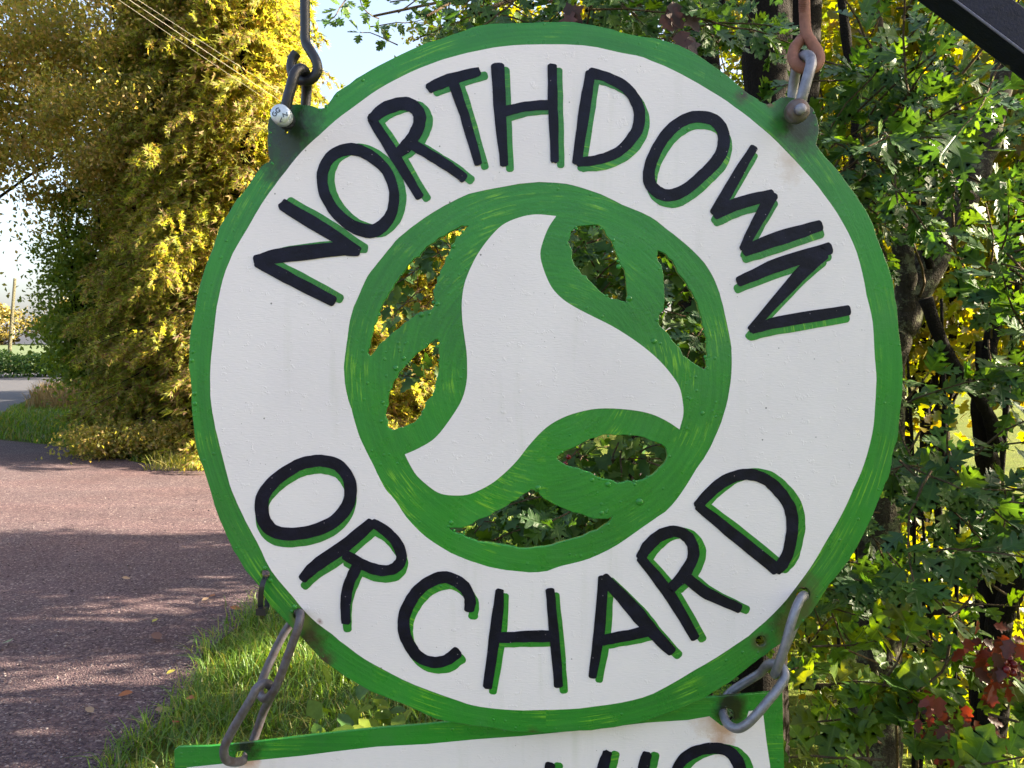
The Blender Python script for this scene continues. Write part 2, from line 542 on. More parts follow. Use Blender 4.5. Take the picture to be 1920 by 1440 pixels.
tag(flat('ground', [(-400, -60), (400, -60), (400, 900), (-400, 900)], 0.0, M['ground']), kind='structure')
drive = [(-14, -12), (-1.25, -12), (-1.35, 1), (-1.30, 2.4), (-1.48, 2.8), (-1.42, 3.3), (-1.56, 3.8), (-1.50, 4.3), (-1.55, 4.8), (-1.35, 5.6),
         (-1.1, 6.6), (-.4, 7.6), (1.0, 8.2), (2.2, 8.6), (2.2, 9.4), (-1.5, 9.5), (-3.0, 9.3), (-3.9, 9.6), (-5.0, 10.2), (-6.2, 11.2), (-7.2, 12.0), (-8.5, 12.7), (-10.5, 14.6), (-14, 17.0)]
tag(flat('gravel_drive', drive, 0.004, M['gravel']), kind='structure')
rr = [(-10.5, 14.6), (-11.9, 17.9), (-14.4, 22.9), (-18.5, 31), (-21.5, 37), (-27, 46)]
rl = [(-14, 13.0), (-16.5, 17.0), (-18.8, 22.5), (-22.6, 31), (-26, 38), (-32, 48)]
me = bpy.data.meshes.new('road')
vs = [(x, y, .008) for x, y in rr] + [(x, y, .008) for x, y in rl]
me.from_pydata(vs, [], [(i, i + 1, 7 + i, 6 + i) for i in range(5)])
link('road', me, M['asphalt'], kind='structure')
# far field rising gently behind the hedge
fv, ff = [], []
for j in range(24):
    for i in range(30):
        x, y = -170 + i * 10, 40 + j * 7
        fv.append((x, y, .02 + 1.9 * min(1, max(0, (y - 45) / 95)) ** 1.2 + .15 * math.sin(x * .05)))
for j in range(23):
    for i in range(29):
        a = j * 30 + i
        ff.append((a, a + 1, a + 31, a + 30))
me = bpy.data.meshes.new('field')
me.from_pydata(fv, [], ff)
link('field', me, M['field'], smooth=True, kind='structure')


# =================================================================== leaves and plants
def frames(axis, nrm):
    """rotation matrices whose y = axis, z ~ nrm"""
    a = axis / (np.linalg.norm(axis, axis=1, keepdims=True) + 1e-9)
    x = np.cross(a, nrm)
    x /= (np.linalg.norm(x, axis=1, keepdims=True) + 1e-9)
    z = np.cross(x, a)
    return np.stack([x, a, z], axis=2)          # columns


def scatter(V, T, pos, R, scale):
    n, m = len(pos), len(V)
    W = np.einsum('nij,mj->nmi', R, V) * scale[:, None, None] + pos[:, None, :]
    TT = (T[None] + (np.arange(n) * m)[:, None, None]).reshape(-1, 3)
    return W.reshape(-1, 3), TT


def leaf_shape(kind, seed=0):
    """unit-length leaf along +y, normal +z; returns V, T"""
    r = random.Random(seed)
    if kind == 'hawthorn':                       # deeply lobed
        half = [(0.02, 0.0), (.05, .12), (.20, .20), (.33, .36), (.27, .39), (.12, .36), (.28, .52), (.36, .68), (.30, .69), (.13, .58),
                (.22, .78), (.22, .90), (.13, .86), (.06, .97)]
    elif kind == 'maple':                        # five blunt lobes
        half = [(0.02, 0.0), (.10, .06), (.30, .10), (.40, .24), (.34, .28), (.20, .28), (.40, .46), (.47, .62), (.38, .63), (.34, .68), (.17, .54), (.24, .74), (.22, .84), (.12, .88), (.05, .99)]
    elif kind == 'oval':
        half = [(0.02, 0.0), (.16, .10), (.30, .30), (.34, .5), (.27, .72), (.12, .9)]
    elif kind == 'mid':                          # lobed, few faces
        half = [(0.02, 0.0), (.30, .22), (.20, .36), (.42, .55), (.18, .64), (.14, .86)]
    elif kind == 'tiny':
        w_ = r.uniform(.24, .34)
        f_ = r.uniform(.03, .16)
        return np.array([(0, 0, 0), (w_, .45, f_), (0, 1, -.08), (-w_, .45, f_)]), np.array([(0, 1, 2), (0, 2, 3)])
    else:                                        # simple
        half = [(0.02, 0.0), (.28, .35), (.20, .72)]
    half = [(x * (1 + r.uniform(-.12, .12)), y + r.uniform(-.012, .012)) for x, y in half]
    half[0] = (.015, 0)
    fold = r.uniform(.12, .34)
    curl = r.uniform(-.10, .22)
    V = []

    def P(x, y):
        return (x, y - abs(x) * .0, abs(x) * fold - curl * (y - .3) ** 2 * 1.0 + r.uniform(-.012, .012))
    n = len(half)
    for x, y in half: V.append(P(x, y))
    for x, y in half: V.append(P(-x * r.uniform(.9, 1.08), y))
    V.append((0, 1.0, -curl * .5))
    mids = []
    for yy in (.0, .3, .6, .85):
        mids.append(len(V)); V.append((0, yy, -curl * (yy - .3) ** 2))
    tip = 2 * n

    def midi(y):
        return mids[0] if y < .14 else mids[1] if y < .44 else mids[2] if y < .74 else mids[3]
    T = []
    for s in (0, 1):
        o = s * n
        for i in range(n - 1):
            a, b = o + i, o + i + 1
            c1, c2 = midi(half[i][1]), midi(half[i + 1][1])
            T.append((a, b, c2) if not s else (b, a, c2))
            if c1 != c2: T.append((a, c2, c1) if not s else (a, c1, c2))
        a = o + n - 1
        T.append((a, tip, midi(half[-1][1])) if not s else (tip, a, midi(half[-1][1])))
    V = np.array(V)
    if kind == 'hawthorn' or kind == 'maple':    # a stalk
        k = len(V)
        V = np.vstack([V, [(-.012, -.35, 0), (.012, -.35, 0), (0, 0.02, 0.01)]])
        T.append((k, k + 1, k + 2))
    return V, np.array(T)


LEAF = {k: [leaf_shape(k, s) for s in range(6)] for k in ('hawthorn', 'maple', 'oval', 'mid', 'simple', 'tiny')}
LEAF_ME = {}


def leaf_mesh(kind, v, matkey):
    key = (kind, v, matkey)
    if key not in LEAF_ME:
        V, T = LEAF[kind][v]
        me = np_mesh('leaf', V, T)
        me.materials.append(M[matkey])
        LEAF_ME[key] = me
    return LEAF_ME[key]


def one_leaf(parent, kind, matkey, pos, axis, nrm, size, name='leaf', off=None):
    me = leaf_mesh(kind, random.randrange(6), matkey)
    o = bpy.data.objects.new(name, me)
    COL.objects.link(o)
    R = frames(np.array([axis]), np.array([nrm]))[0]
    mw = Matrix.Translation(Vector(pos)) @ Matrix(R.tolist()).to_4x4() @ Matrix.Scale(size, 4)
    if parent is not None:
        o.parent = parent
        o.matrix_parent_inverse = Matrix.Translation(-parent.location)
    o.matrix_basis = mw
    return o


def leaf_mass(name, kinds, matkey, pos, axis, nrm, size, parent, **k):
    """many leaves in one mesh"""
    Vs, Ts, off = [], [], 0
    pos, axis, nrm, size = map(np.asarray, (pos, axis, nrm, size))
    pick = RS.randint(0, 6, len(pos))
    kk = RS.randint(0, len(kinds), len(pos))
    for ki, kind in enumerate(kinds):
        for v in range(6):
            m = (pick == v) & (kk == ki)
            if not m.any(): continue
            V, T = LEAF[kind][v]
            W, TT = scatter(V, T, pos[m], frames(axis[m], nrm[m]), size[m])
            Vs.append(W); Ts.append(TT + off); off += len(W)
    if not Vs: return None
    me = np_mesh(name, np.vstack(Vs), np.vstack(Ts))
    return link(name, me, M[matkey], parent, kind='stuff', **k)


def rand_dirs(n, bias=(0, 0, 0)):
    d = RS.normal(size=(n, 3)) + np.array(bias)
    return d / np.linalg.norm(d, axis=1, keepdims=True)


def twig_cluster(c, spread, n_twigs, length=(.12, .24), droop=-.2, toward=(0, -.5, 0)):
    """returns list of (path pts, leaf records) ; leaf record = (pos, axis, normal)"""
    out = []
    for _ in range(n_twigs):
        b = Vector(c) + Vector([random.gauss(0, 1) * s for s in spread])
        d = Vector((random.gauss(0, .8) + toward[0], random.gauss(0, .5) + toward[1], random.gauss(0, .5) + toward[2])).normalized()
        L = random.uniform(*length)
        n = max(4, int(L / .028))
        pts, leaves = [b], []
        p = b.copy()
        for i in range(n):
            d = (d + Vector((random.gauss(0, .12), random.gauss(0, .12), droop * .12 + random.gauss(0, .1)))).normalized()
            p = p + d * (L / n)
            pts.append(p.copy())
            for s in range(random.choice((1, 2, 2, 3))):
                side = d.cross(Vector((random.gauss(0, 1), random.gauss(0, 1), random.gauss(0, 1)))).normalized()
                ax = (side + d * .6 + Vector((0, -.15, -.25))).normalized()
                nr = (Vector((random.gauss(0, .45), -.75 + random.gauss(0, .5), .75 + random.gauss(0, .4)))).normalized()
                leaves.append((p + ax * .008, ax, nr))
        ax = d
        leaves.append((p, ax, Vector((random.gauss(0, .3), -.6, .7)).normalized()))
        out.append((pts, leaves))
    return out


class Plant:
    """a tree or bush of the hedge: trunks, branches, single leaves for the ones that show, the rest as one part"""
    def __init__(self, name, loc, label, cat, kind='hawthorn', mat='hawthorn', barkmat='bark_dark', group=None, limit=280):
        self.e = empty(name, loc, label=label, cat=cat, group=group)
        self.kind, self.mat, self.bark, self.limit = kind, mat, barkmat, limit
        self.tw = MB()
        self.recs = []
        self.single = 0

    def trunk(self, pts, w, name='trunk', mat=None, root=True):
        """pts: (px, py, Y); w: widths in photo px (number or list)"""
        P = [at(*p) for p in pts]
        W = w if hasattr(w, '__len__') else [w] * len(pts)
        R = [wi / 1440.0 * p.y / 2 for wi, p in zip(W, P)]
        if root:
            q = P[-1]
            if q.z > .02:
                P.append(Vector((q.x + random.uniform(-.05, .05), q.y, -.02)))
                R.append(R[-1] * 1.3)
        S_ = smooth_pts([(p.x, p.y, p.z, r) for p, r in zip(P, R)], False, 6)
        path, rad = [], []
        ph = random.uniform(0, 9)
        for i, s in enumerate(S_):
            path.append(Vector((s[0] + .06 * s[3] * math.sin(i * 1.3 + ph), s[1], s[2])))
            rad.append(max(.001, s[3] * (1 + .09 * math.sin(i * 1.9 + ph) + .05 * math.sin(i * 4.1))))
        MB().tube(path, rad, 14 if R[0] > .015 else 8).build(name, M[mat or self.bark], self.e, True)
        return self

    def stem(self, a, b, r, wob=.06):
        a, b = Vector(a), Vector(b)
        L = (b - a).length
        pts = [a + (b - a) * (i / 6) + Vector([random.gauss(0, wob * L * .5) * math.sin(math.pi * i / 6) for _ in range(3)]) for i in range(7)]
        self.tw.tube(pts, [r * (1 - .6 * i / 6) for i in range(7)], 5, cap=False)

    def cluster(self, px, py, Y, rpx, n, rz=None, **k):
        c = at(px, py, Y)
        s = rpx / 1440.0 * Y
        for pts, lv in twig_cluster(c, (s * .6, k.pop('ry', .10) if 'ry' in k else .10, (rz or rpx) / 1440.0 * Y * .6), n, **k):
            self.tw.tube(pts, [.0022 * (1 - .5 * i / len(pts)) for i in range(len(pts))], 4, cap=False)
            self.recs += lv
        return self

    def finish(self, size=(.028, .046), singles=None):
        if self.tw.v:
            self.tw.build('twigs', M['twig'], self.e, True, kind='stuff')
        recs = self.recs

        def vis(p):
            d = p[0] - Vector((0, 0, CAM_H))
            q = (d.x / d.y * 1440 + 960, 650 - d.z / d.y * 1440)
            if not (-10 < q[0] < 1930 and -10 < q[1] < 1450): return 1e9
            if math.hypot(q[0] - 1025, q[1] - 705) < 655: return 50 + p[0].y
            return p[0].y
        recs.sort(key=vis)
        n1 = min(self.limit, len(recs))
        for p, a, nr in recs[:n1]:
            one_leaf(self.e, self.kind, self.mat + '_near', p, tuple(a), tuple(nr), random.uniform(*size))
        rest = recs[n1:]
        if rest:
            leaf_mass('foliage', [self.kind if len(rest) < 3000 else 'mid'], self.mat, [tuple(r[0]) for r in rest], [tuple(r[1]) for r in rest],
                      [tuple(r[2]) for r in rest], RS.uniform(size[0], size[1], len(rest)), self.e)
        return self.e


# ---- hedge trees close behind the sign
p = Plant('hawthorn_tree', (at(1437, 1500, 2.6).x, 2.6, 0), 'hawthorn tree with a thick dark upright trunk beside the right hook', 'tree', limit=290)
p.trunk([(1441, -160, 2.6), (1440, 60, 2.6), (1434, 300, 2.6), (1430, 700, 2.6)], [76, 86, 88, 90])
p.trunk([(1512, -160, 2.9), (1508, 80, 2.9), (1502, 300, 2.85), (1450, 600, 2.7)], [54, 58, 58, 56], 'trunk')
p.trunk([(1560, -120, 2.2), (1590, 100, 2.2), (1600, 320, 2.2), (1520, 700, 2.5)], [16, 18, 20, 26], 'branch', root=False)
p.trunk([(1640, -60, 1.7), (1655, 80, 1.7), (1666, 170, 1.75), (1660, 330, 1.9), (1560, 600, 2.3)], [9, 12, 14, 15, 18], 'branch', 'twig', root=False)
for a in ((1600, 150, 1.45, 45, 5), (1560, 260, 1.4, 40, 6), (1640, 215, 1.4, 50, 8), (1610, 290, 1.35, 50, 8), (1700, 260, 1.4, 55, 9), (1660, 320, 1.35, 50, 8),
          (1620, 60, 1.5, 40, 2), (1690, 40, 1.6, 45, 3), (1560, 330, 1.5, 40, 4), (1600, 380, 1.6, 40, 3)):
    p.cluster(*a)
for a in ((1660, 330), (1700, 260), (1610, 250), (1760, 280), (1640, 100)):
    p.stem(at(a[0] + 60, a[1] + 240, 2.0), at(a[0], a[1], 1.45), .004)
p.finish((.031, .053))

p = Plant('hawthorn_tree', (at(1650, 1500, 2.0).x, 2.0, 0), 'hawthorn tree with a lichened trunk leaning to the right', 'tree', barkmat='bark_lichen', limit=280)
p.trunk([(1905, 60, 2.1), (1870, 180, 2.08), (1838, 300, 2.05), (1790, 400, 2.0), (1740, 500, 2.0), (1690, 600, 2.0), (1655, 760, 2.0)], [36, 44, 50, 56, 60, 66, 76])
p.trunk([(1668, 250, 1.95), (1676, 350, 1.95), (1690, 450, 1.95), (1700, 540, 1.97), (1680, 640, 2.0)], [24, 28, 33, 36, 40], 'trunk', root=False)
p.trunk([(1735, 560, 1.9), (1770, 650, 1.9), (1815, 720, 1.9), (1850, 770, 1.92), (1870, 840, 1.95)], [24, 22, 20, 22, 26], 'branch', 'bark_dark', root=False)
p.trunk([(1745, 300, 1.85), (1728, 430, 1.9), (1745, 500, 1.95)], [9, 12, 16], 'branch', 'bark_dark', root=False)
p.trunk([(1780, 120, 2.2), (1790, 200, 2.2), (1830, 260, 2.1)], [12, 16, 20], 'branch', 'bark_dark', root=False)
for a in ((1900, 330, 1.4, 30, 3), (1880, 480, 1.25, 40, 6), (1900, 540, 1.25, 35, 6), (1870, 610, 1.5, 35, 4), (1900, 640, 1.4, 40, 4),
          (1770, 80, 1.5, 35, 2), (1800, 150, 1.35, 30, 2), (1870, 690, 1.6, 40, 2)):
    p.cluster(*a)
p.finish((.034, .058))

p = Plant('hawthorn_tree', (at(1850, 1500, 2.2).x, 2.2, 0), 'hawthorn with forked dark stems low at the right edge', 'tree', limit=290)
p.trunk([(1892, 520, 1.95), (1868, 600, 1.95), (1850, 680, 1.95), (1840, 760, 1.97), (1850, 850, 2.0), (1858, 950, 2.1), (1862, 1150, 2.2)], [16, 24, 30, 36, 40, 34, 36])
p.trunk([(1835, 640, 1.95), (1838, 720, 1.96), (1850, 800, 2.0)], [12, 15, 18], 'branch', root=False)
p.trunk([(1838, 930, 2.2), (1838, 1050, 2.2), (1845, 1140, 2.2)], [24, 27, 30], 'trunk')
p.trunk([(1935, 960, 2.1), (1915, 1060, 2.1), (1885, 1140, 2.12), (1870, 1210, 2.15)], [34, 38, 40, 44], 'trunk')
for (xa, xb, ya, w) in ((1700, 1715, 640, 7), (1765, 1748, 560, 9), (1600, 1630, 820, 8), (1910, 1880, 300, 9), (1560, 1575, 900, 7), (1800, 1790, 860, 8), (1725, 1760, 900, 6)):
    p.trunk([(xa, ya, 2.3), ((xa + xb) / 2 + random.uniform(-14, 14), ya + 250, 2.3), (xb, ya + 550, 2.35)], [w * .6, w, w * 1.2], 'branch')
p.trunk([(1680, 1150, 2.1), (1760, 1148, 2.1), (1840, 1140, 2.15)], [8, 12, 16], 'branch', root=False)
p.trunk([(1640, 1190, 1.9), (1636, 1250, 1.9), (1640, 1330, 1.95)], [12, 16, 18], 'branch', 'bark_lichen')
p.trunk([(1500, 1290, 1.9), (1560, 1290, 1.9), (1630, 1300, 1.9)], [9, 13, 16], 'branch', root=False)
for a in ((1730, 770, 1.3, 28, 3), (1760, 820, 1.4, 50, 4), (1720, 870, 1.25, 45, 5), (1790, 880, 1.25, 45, 5), (1840, 900, 1.35, 40, 4), (1700, 950, 1.3, 45, 5),
          (1870, 990, 1.3, 35, 2), (1600, 1080, 1.5, 40, 3), (1550, 1150, 1.5, 40, 3), (1650, 1120, 1.6, 40, 2), (1890, 870, 1.2, 25, 2)):
    p.cluster(*a)
for a in ((1720, 870), (1790, 900), (1640, 1010), (1560, 1150)):
    p.stem(at(a[0] + 120, a[1] + 260, 2.0), at(a[0], a[1], 1.4), .004)
p.finish((.034, .060))

p = Plant('field_maple', (at(1700, 1500, 1.7).x, 1.7, 0), 'low field maple with light green lobed leaves in the bottom right corner', 'shrub', kind='maple', mat='maple', barkmat='twig', limit=290)
for a in ((1560, 1200, 1.6, 45, 2), (1610, 1180, 1.7, 45, 2), (1540, 1130, 1.8, 40, 2), (1700, 1180, 1.25, 55, 3), (1800, 1160, 1.25, 50, 4), (1770, 1220, 1.2, 50, 4), (1620, 1290, 1.15, 45, 3), (1680, 1330, 1.1, 50, 4), (1600, 1390, 1.1, 50, 4), (1720, 1400, 1.05, 50, 4), (1650, 1450, 1.1, 60, 4),
          (1800, 1300, 1.3, 40, 2), (1830, 1390, 1.1, 40, 3), (1890, 1420, 1.1, 40, 2), (1890, 1300, 1.2, 35, 2), (1540, 1270, 1.4, 40, 2), (1560, 1350, 1.5, 40, 2), (1760, 1260, 1.15, 30, 2)):
    p.cluster(*a, length=(.08, .17))
for a in ((1780, 1200), (1680, 1330), (1600, 1390), (1720, 1400), (1620, 1290), (1890, 1420)):
    p.stem((at(1720, 1500, 1.7).x, 1.7, 0.0), at(a[0], a[1] + 10, 1.2), .006, .03)
p.finish((.030, .052))

p = Plant('hawthorn_tree', (at(1318, 1500, 3.0).x, 3.0, 0), 'hawthorn tree hanging its leafy boughs over the top of the round sign', 'tree', limit=290)
p.trunk([(1322, -160, 3.0), (1325, 60, 3.0), (1318, 240, 3.0), (1300, 700, 3.0)], [46, 48, 54, 60])
p.trunk([(1375, -120, 3.1), (1345, 60, 3.05), (1325, 160, 3.0)], [10, 14, 18], 'branch', root=False)
for a in ((1290, 40, 1.7, 60, 5), (1220, 30, 1.6, 60, 8), (1150, 20, 1.6, 60, 9), (1080, 15, 1.6, 60, 9), (1010, 10, 1.7, 60, 8), (940, 5, 1.8, 50, 6), (870, 20, 2.2, 55, 4), (800, 10, 2.4, 60, 4), (730, 20, 2.6, 60, 3), (1200, 60, 2.0, 70, 6), (1100, 40, 1.9, 70, 6),
          (900, -30, 1.9, 80, 5), (780, -30, 2.4, 80, 5), (1320, 80, 1.8, 25, 2), (860, 70, 2.0, 30, 2), (700, -10, 2.6, 60, 3), (1180, 0, 1.9, 80, 8), (1060, -20, 1.9, 80, 8), (960, -20, 2.0, 80, 8), (1250, -10, 1.9, 70, 7), (860, -10, 2.2, 70, 5), (1290, 70, 1.8, 40, 4)):
    p.cluster(*a)
for a in ((700, 30, 2.6), (800, 30, 2.3), (900, 20, 1.9), (1000, 10, 1.7), (1100, 20, 1.6)):
    p.stem(at(1330, -160, 2.9), at(*a), .010, .05)
p.finish((.032, .054))

p = Plant('hawthorn_bush', (at(1180, 1500, 2.5).x, 2.5, 0), 'dark leafy hawthorn bush seen through the cut-outs of the round sign', 'shrub', limit=290)
p.trunk([(1180, 300, 2.5), (1190, 600, 2.5), (1185, 900, 2.5)], [20, 30, 36])
p.trunk([(1250, 420, 2.4), (1270, 700, 2.45), (1200, 1000, 2.5)], [14, 22, 30], 'trunk')
p.trunk([(1184, 800, 2.3), (1182, 860, 2.3), (1180, 950, 2.3)], [22, 24, 26], 'branch')
for a in ((1110, 450, 1.7, 45, 12), (1130, 520, 1.7, 45, 12), (1270, 540, 1.7, 40, 12), (1290, 620, 1.7, 45, 14), (1300, 680, 1.7, 30, 6), (840, 460, 2.1, 30, 7), (800, 560, 2.3, 25, 3), (820, 700, 2.2, 25, 3),
          (1100, 860, 1.6, 45, 14), (1180, 870, 1.6, 45, 8), (1230, 860, 1.7, 30, 5), (960, 980, 1.8, 55, 14), (1050, 980, 1.7, 55, 16), (890, 1000, 1.9, 40, 8), (1110, 990, 1.7, 40, 8), (1000, 930, 1.8, 35, 8)):
    p.cluster(*a)
for k in range(24):                      # the body of the bush behind the sign
    p.cluster(random.uniform(850, 1450), random.uniform(200, 1350), random.uniform(2.0, 3.2), 80, 5)
p.finish((.032, .054))


# ---- bushes and trees made of a crown of foliage on stems
def crown(name, loc, label, cat, r, h, n, kinds, mat, size, barkmat='bark_dark', group=None, base=.3, stems=5, stem_r=.03, clumps=40, clump_r=.35, shell=.6, hole=0.0, tilt=(0, 0, .6), leaves_limit=0):
    """a leafy crown: leaf clumps spread through an ellipsoid (rx, ry) x h above base, on stems"""
    x, y = loc
    e = empty(name, (x, y, 0), label=label, cat=cat, group=group)
    rx, ry = r
    cc = []
    for i in range(clumps):
        for _ in range(50):
            d = RS.uniform(-1, 1, 3)
            q = np.linalg.norm(d)
            if q < 1 and q > RS.uniform(0, shell): break
        c = np.array([x + d[0] * rx, y + d[1] * ry, base + (h - base) * (.5 + .5 * d[2])])
        cc.append(c)
    cc = np.array(cc)
    idx = RS.randint(0, len(cc), n)
    cr = clump_r * RS.uniform(.55, 1.25, len(cc))
    off = RS.normal(size=(n, 3)) * .5 * cr[idx][:, None]
    off[:, 2] *= .6
    pos = cc[idx] + off
    pos[:, 2] = np.maximum(pos[:, 2], .03)
    axis = rand_dirs(n, (0, 0, -.5))
    nrm = rand_dirs(n, tilt)
    leaf_mass('foliage', kinds, mat, pos, axis, nrm, RS.uniform(size[0], size[1], n), e)
    tr, br = MB(), MB()
    tops = cc[RS.permutation(len(cc))[:max(stems * 6, 6)]]
    for s in range(stems):
        a = Vector((x + random.gauss(0, rx * .12), y + random.gauss(0, ry * .12), -.02))
        b = Vector((x + random.gauss(0, rx * .35), y + random.gauss(0, ry * .35), h * random.uniform(.7, .95)))
        pts = [a + (b - a) * (i / 7) + Vector((random.gauss(0, .03), random.gauss(0, .03), 0)) * i ** .5 for i in range(8)]
        MB().tube(pts, [stem_r * (1 - .75 * i / 7) * random.uniform(.9, 1.1) for i in range(8)], 8).build('trunk' if stem_r > .05 else 'stem', M[barkmat], e, True)
        for q in tops[s * 6:s * 6 + 6]:
            k = min(7, max(2, int(7 * (q[2] * .75) / h)))
            st = pts[k]
            q = Vector(q)
            br.tube([st, st + (q - st) * .5 + Vector((random.gauss(0, .06), random.gauss(0, .06), .05)), q], [stem_r * .4, stem_r * .25, stem_r * .1], 5, cap=False)
    if br.v: br.build('branches', M[barkmat], e, True, kind='stuff')
    return e


# sunlit yellowing bushes beyond the near hedge
G_ = 'yellowing bushes beyond the hedge'
for (x, y, rx, ry, h, n, lab) in (
        (2.45, 3.3, .40, .55, 4.3, 6800, 'backlit hazel bush nearest the camera at the right edge'),
        (2.4, 4.4, .42, .6, 4.5, 7200, 'backlit yellow-green hazel bush behind the leaning lichened trunk'),
        (2.35, 5.4, .42, .6, 4.5, 6800, 'backlit hazel bush behind the galvanised shackle and right lug'),
        (2.3, 5.9, .45, .45, 4.9, 7600, 'backlit hazel bush behind the right hook and thick trunk'),
        (2.2, 6.4, .45, .15, 5.2, 5000, 'hazel bush at the far end of the hedge'),
        (.45, 5.6, .5, .4, 2.9, 2500, 'low hazel bush directly behind the round sign'),
        (7.5, 14.0, 1.6, 1.6, 5.0, 5000, 'sunny hazel bush in the meadow beyond the hedge')):
    crown('hazel_bush', (x, y), lab, 'shrub', (rx, ry), h, n, ['tiny' if y > 5.5 else 'mid'], 'hazel', (.05, .09), group=G_, base=1.05, stems=7, stem_r=.026, clumps=80, clump_r=.36)
for (x, y, r0, h, lab) in ((5.2, 17.5, 2.2, 11.0, 'sunlit ash tree far behind the right hook'), (9.8, 17.0, 2.6, 11.0, 'sunlit ash tree far behind the right edge'), (2.4, 19.0, 2.0, 11.0, 'sunlit ash tree far behind the letters DOWN of the sign'), (-.2, 19.0, 2.3, 11.5, 'sunlit ash tree far behind the top of the sign')):
    crown('ash_tree', (x, y), lab, 'tree', (r0, r0 * .8), h, 12000, ['tiny'], 'hazel', (.12, .20), group='trees in the meadow', base=.8, stems=2, stem_r=.09, clumps=90, clump_r=.9)
for (x, y, rx, ry, lab) in ((1.75, 3.1, .5, .4, 'low sunlit bramble in the hedge bottom at the right edge'), (1.55, 3.9, .6, .4, 'low sunlit bramble in the hedge bottom behind the lower right link'), (2.6, 5.2, .9, .5, 'low sunlit bramble at the back of the hedge bottom')):
    crown('bramble', (x, y), lab, 'shrub', (rx, ry), .8, 1500, ['mid'], 'hazel', (.04, .07), group='brambles in the hedge bottom', base=.05, stems=6, stem_r=.008, clumps=30, clump_r=.25)
# unseen hedges added outside the frame to keep sun off the near leaves
crown('shade_hedge', (3.1, 1.7), 'unseen thick hawthorn hedge added right of the frame for shade', 'hedge', (.8, 1.0), 4.4, 12000, ['tiny'], 'hawthorn', (.05, .08), base=.2, stems=8, stem_r=.03, clumps=110, clump_r=.4)
crown('shade_hedge', (2.4, -.6), 'unseen thick hawthorn hedge added beside the camera for shade', 'hedge', (.7, 1.8), 3.0, 6000, ['tiny'], 'hawthorn', (.07, .10), base=.2, stems=6, stem_r=.03, clumps=90, clump_r=.4)

# ---- spruces across the drive
def spruce(x, y, h, R, label, seed, dens=1.0, lean=0.0):
    rr_ = np.random.RandomState(seed)
    e = empty('spruce_tree', (x, y, 0), label=label, cat='tree', group='spruces across the drive')
    MB().tube([(x + lean * i / 8, y, h * i / 8 - .02) for i in range(9)], [.13 * (1 - i / 8.6) for i in range(9)], 9).build('trunk', M['bark_dark'], e, True)
    bm_ = MB()
    pos, ax = [], []
    nb = int(h * 17)
    for b in range(nb):
        z0 = .25 + (h - .35) * (b / nb) + rr_.uniform(-.1, .1)
        az = rr_.uniform(0, 2 * math.pi)
        L = R * (1 - z0 / (h * 1.03)) ** .6 * rr_.uniform(.7, 1.2) + .15
        d0 = np.array([math.cos(az), math.sin(az), 0])
        side = np.array([-d0[1], d0[0], 0])
        pts = []
        for i in range(7):
            s = i / 6
            pts.append(np.array([x + lean * z0 / h, y, z0]) + d0 * L * s + np.array([0, 0, .25 * L * s - .62 * L * s * s + .12 * L * max(0, s - .75) * 4]))
        bm_.tube([Vector(q) for q in pts], [.016 * (1 - .8 * i / 6) for i in range(7)], 4, cap=False)
        nt = max(9, int(L * 27 * .74 * dens))
        for k in range(nt):
            s = rr_.uniform(.18, 1.0)
            i = min(5, int(s * 6)); f = s * 6 - i
            p0 = pts[i] * (1 - f) + pts[i + 1] * f
            sg = rr_.choice([-1, 1])
            l2 = (.18 + .34 * (1 - abs(s - .5))) * rr_.uniform(.5, 1.1) * min(1, L)
            dd = side * sg + d0 * rr_.uniform(.3, .9) + np.array([0, 0, rr_.uniform(-.9, -.1)])
            dd /= np.linalg.norm(dd)
            m = max(5, int(l2 * 62))
            u = np.linspace(0, 1, m)[:, None]
            q = p0 + dd * l2 * u + np.array([0, 0, -1]) * (u ** 2) * l2 * .35
            pos.append(q + rr_.normal(size=(m, 3)) * .012)
            ax.append(np.tile(dd, (m, 1)) + rr_.normal(size=(m, 3)) * .55 + np.array([0, 0, -.25]))
    bm_.build('boughs', M['bark_dark'], e, True, kind='stuff')
    nf = int(h * R * 620)                       # dense inner twigs
    u = rr_.uniform(0, 1, nf) ** .8
    zz = .15 + u * (h - .3)
    rad = R * (1 - zz / (h * 1.03)) ** .6 * np.sqrt(rr_.uniform(0, .62, nf))
    aa = rr_.uniform(0, 2 * math.pi, nf)
    n0 = sum(len(q) for q in pos)
    pos.append(np.column_stack([x + lean * zz / h + rad * np.cos(aa), y + rad * np.sin(aa), zz]))
    ax.append(np.column_stack([np.cos(aa), np.sin(aa), rr_.uniform(-1.2, .1, nf)]))
    pos, ax = np.vstack(pos), np.vstack(ax)
    big = np.arange(len(pos)) >= n0
    keep = pos[:, 2] > .05
    pos, ax, big = pos[keep], ax[keep], big[keep]
    # a spray: three narrow blades
    V = np.array([(-.13, 0, 0), (.13, 0, 0), (0, 1, .06), (-.10, .1, 0), (.10, .25, 0), (-.42, .72, .03), (.10, .1, 0), (-.10, .25, 0), (.42, .72, .03)])
    T = np.array([(0, 1, 2), (3, 4, 5), (7, 6, 8)])
    n = len(pos)
    W, TT = scatter(V, T, pos, frames(ax, rand_dirs(n, (0, -.3, .6))), rr_.uniform(.063, .113, n) * dens ** -.5 * np.where(big, 2.0, 1.0))
    link('foliage', np_mesh('foliage', W, TT), M['spruce_green' if seed in (1, 6, 8, 2) else 'spruce'], e, kind='stuff')
    return e


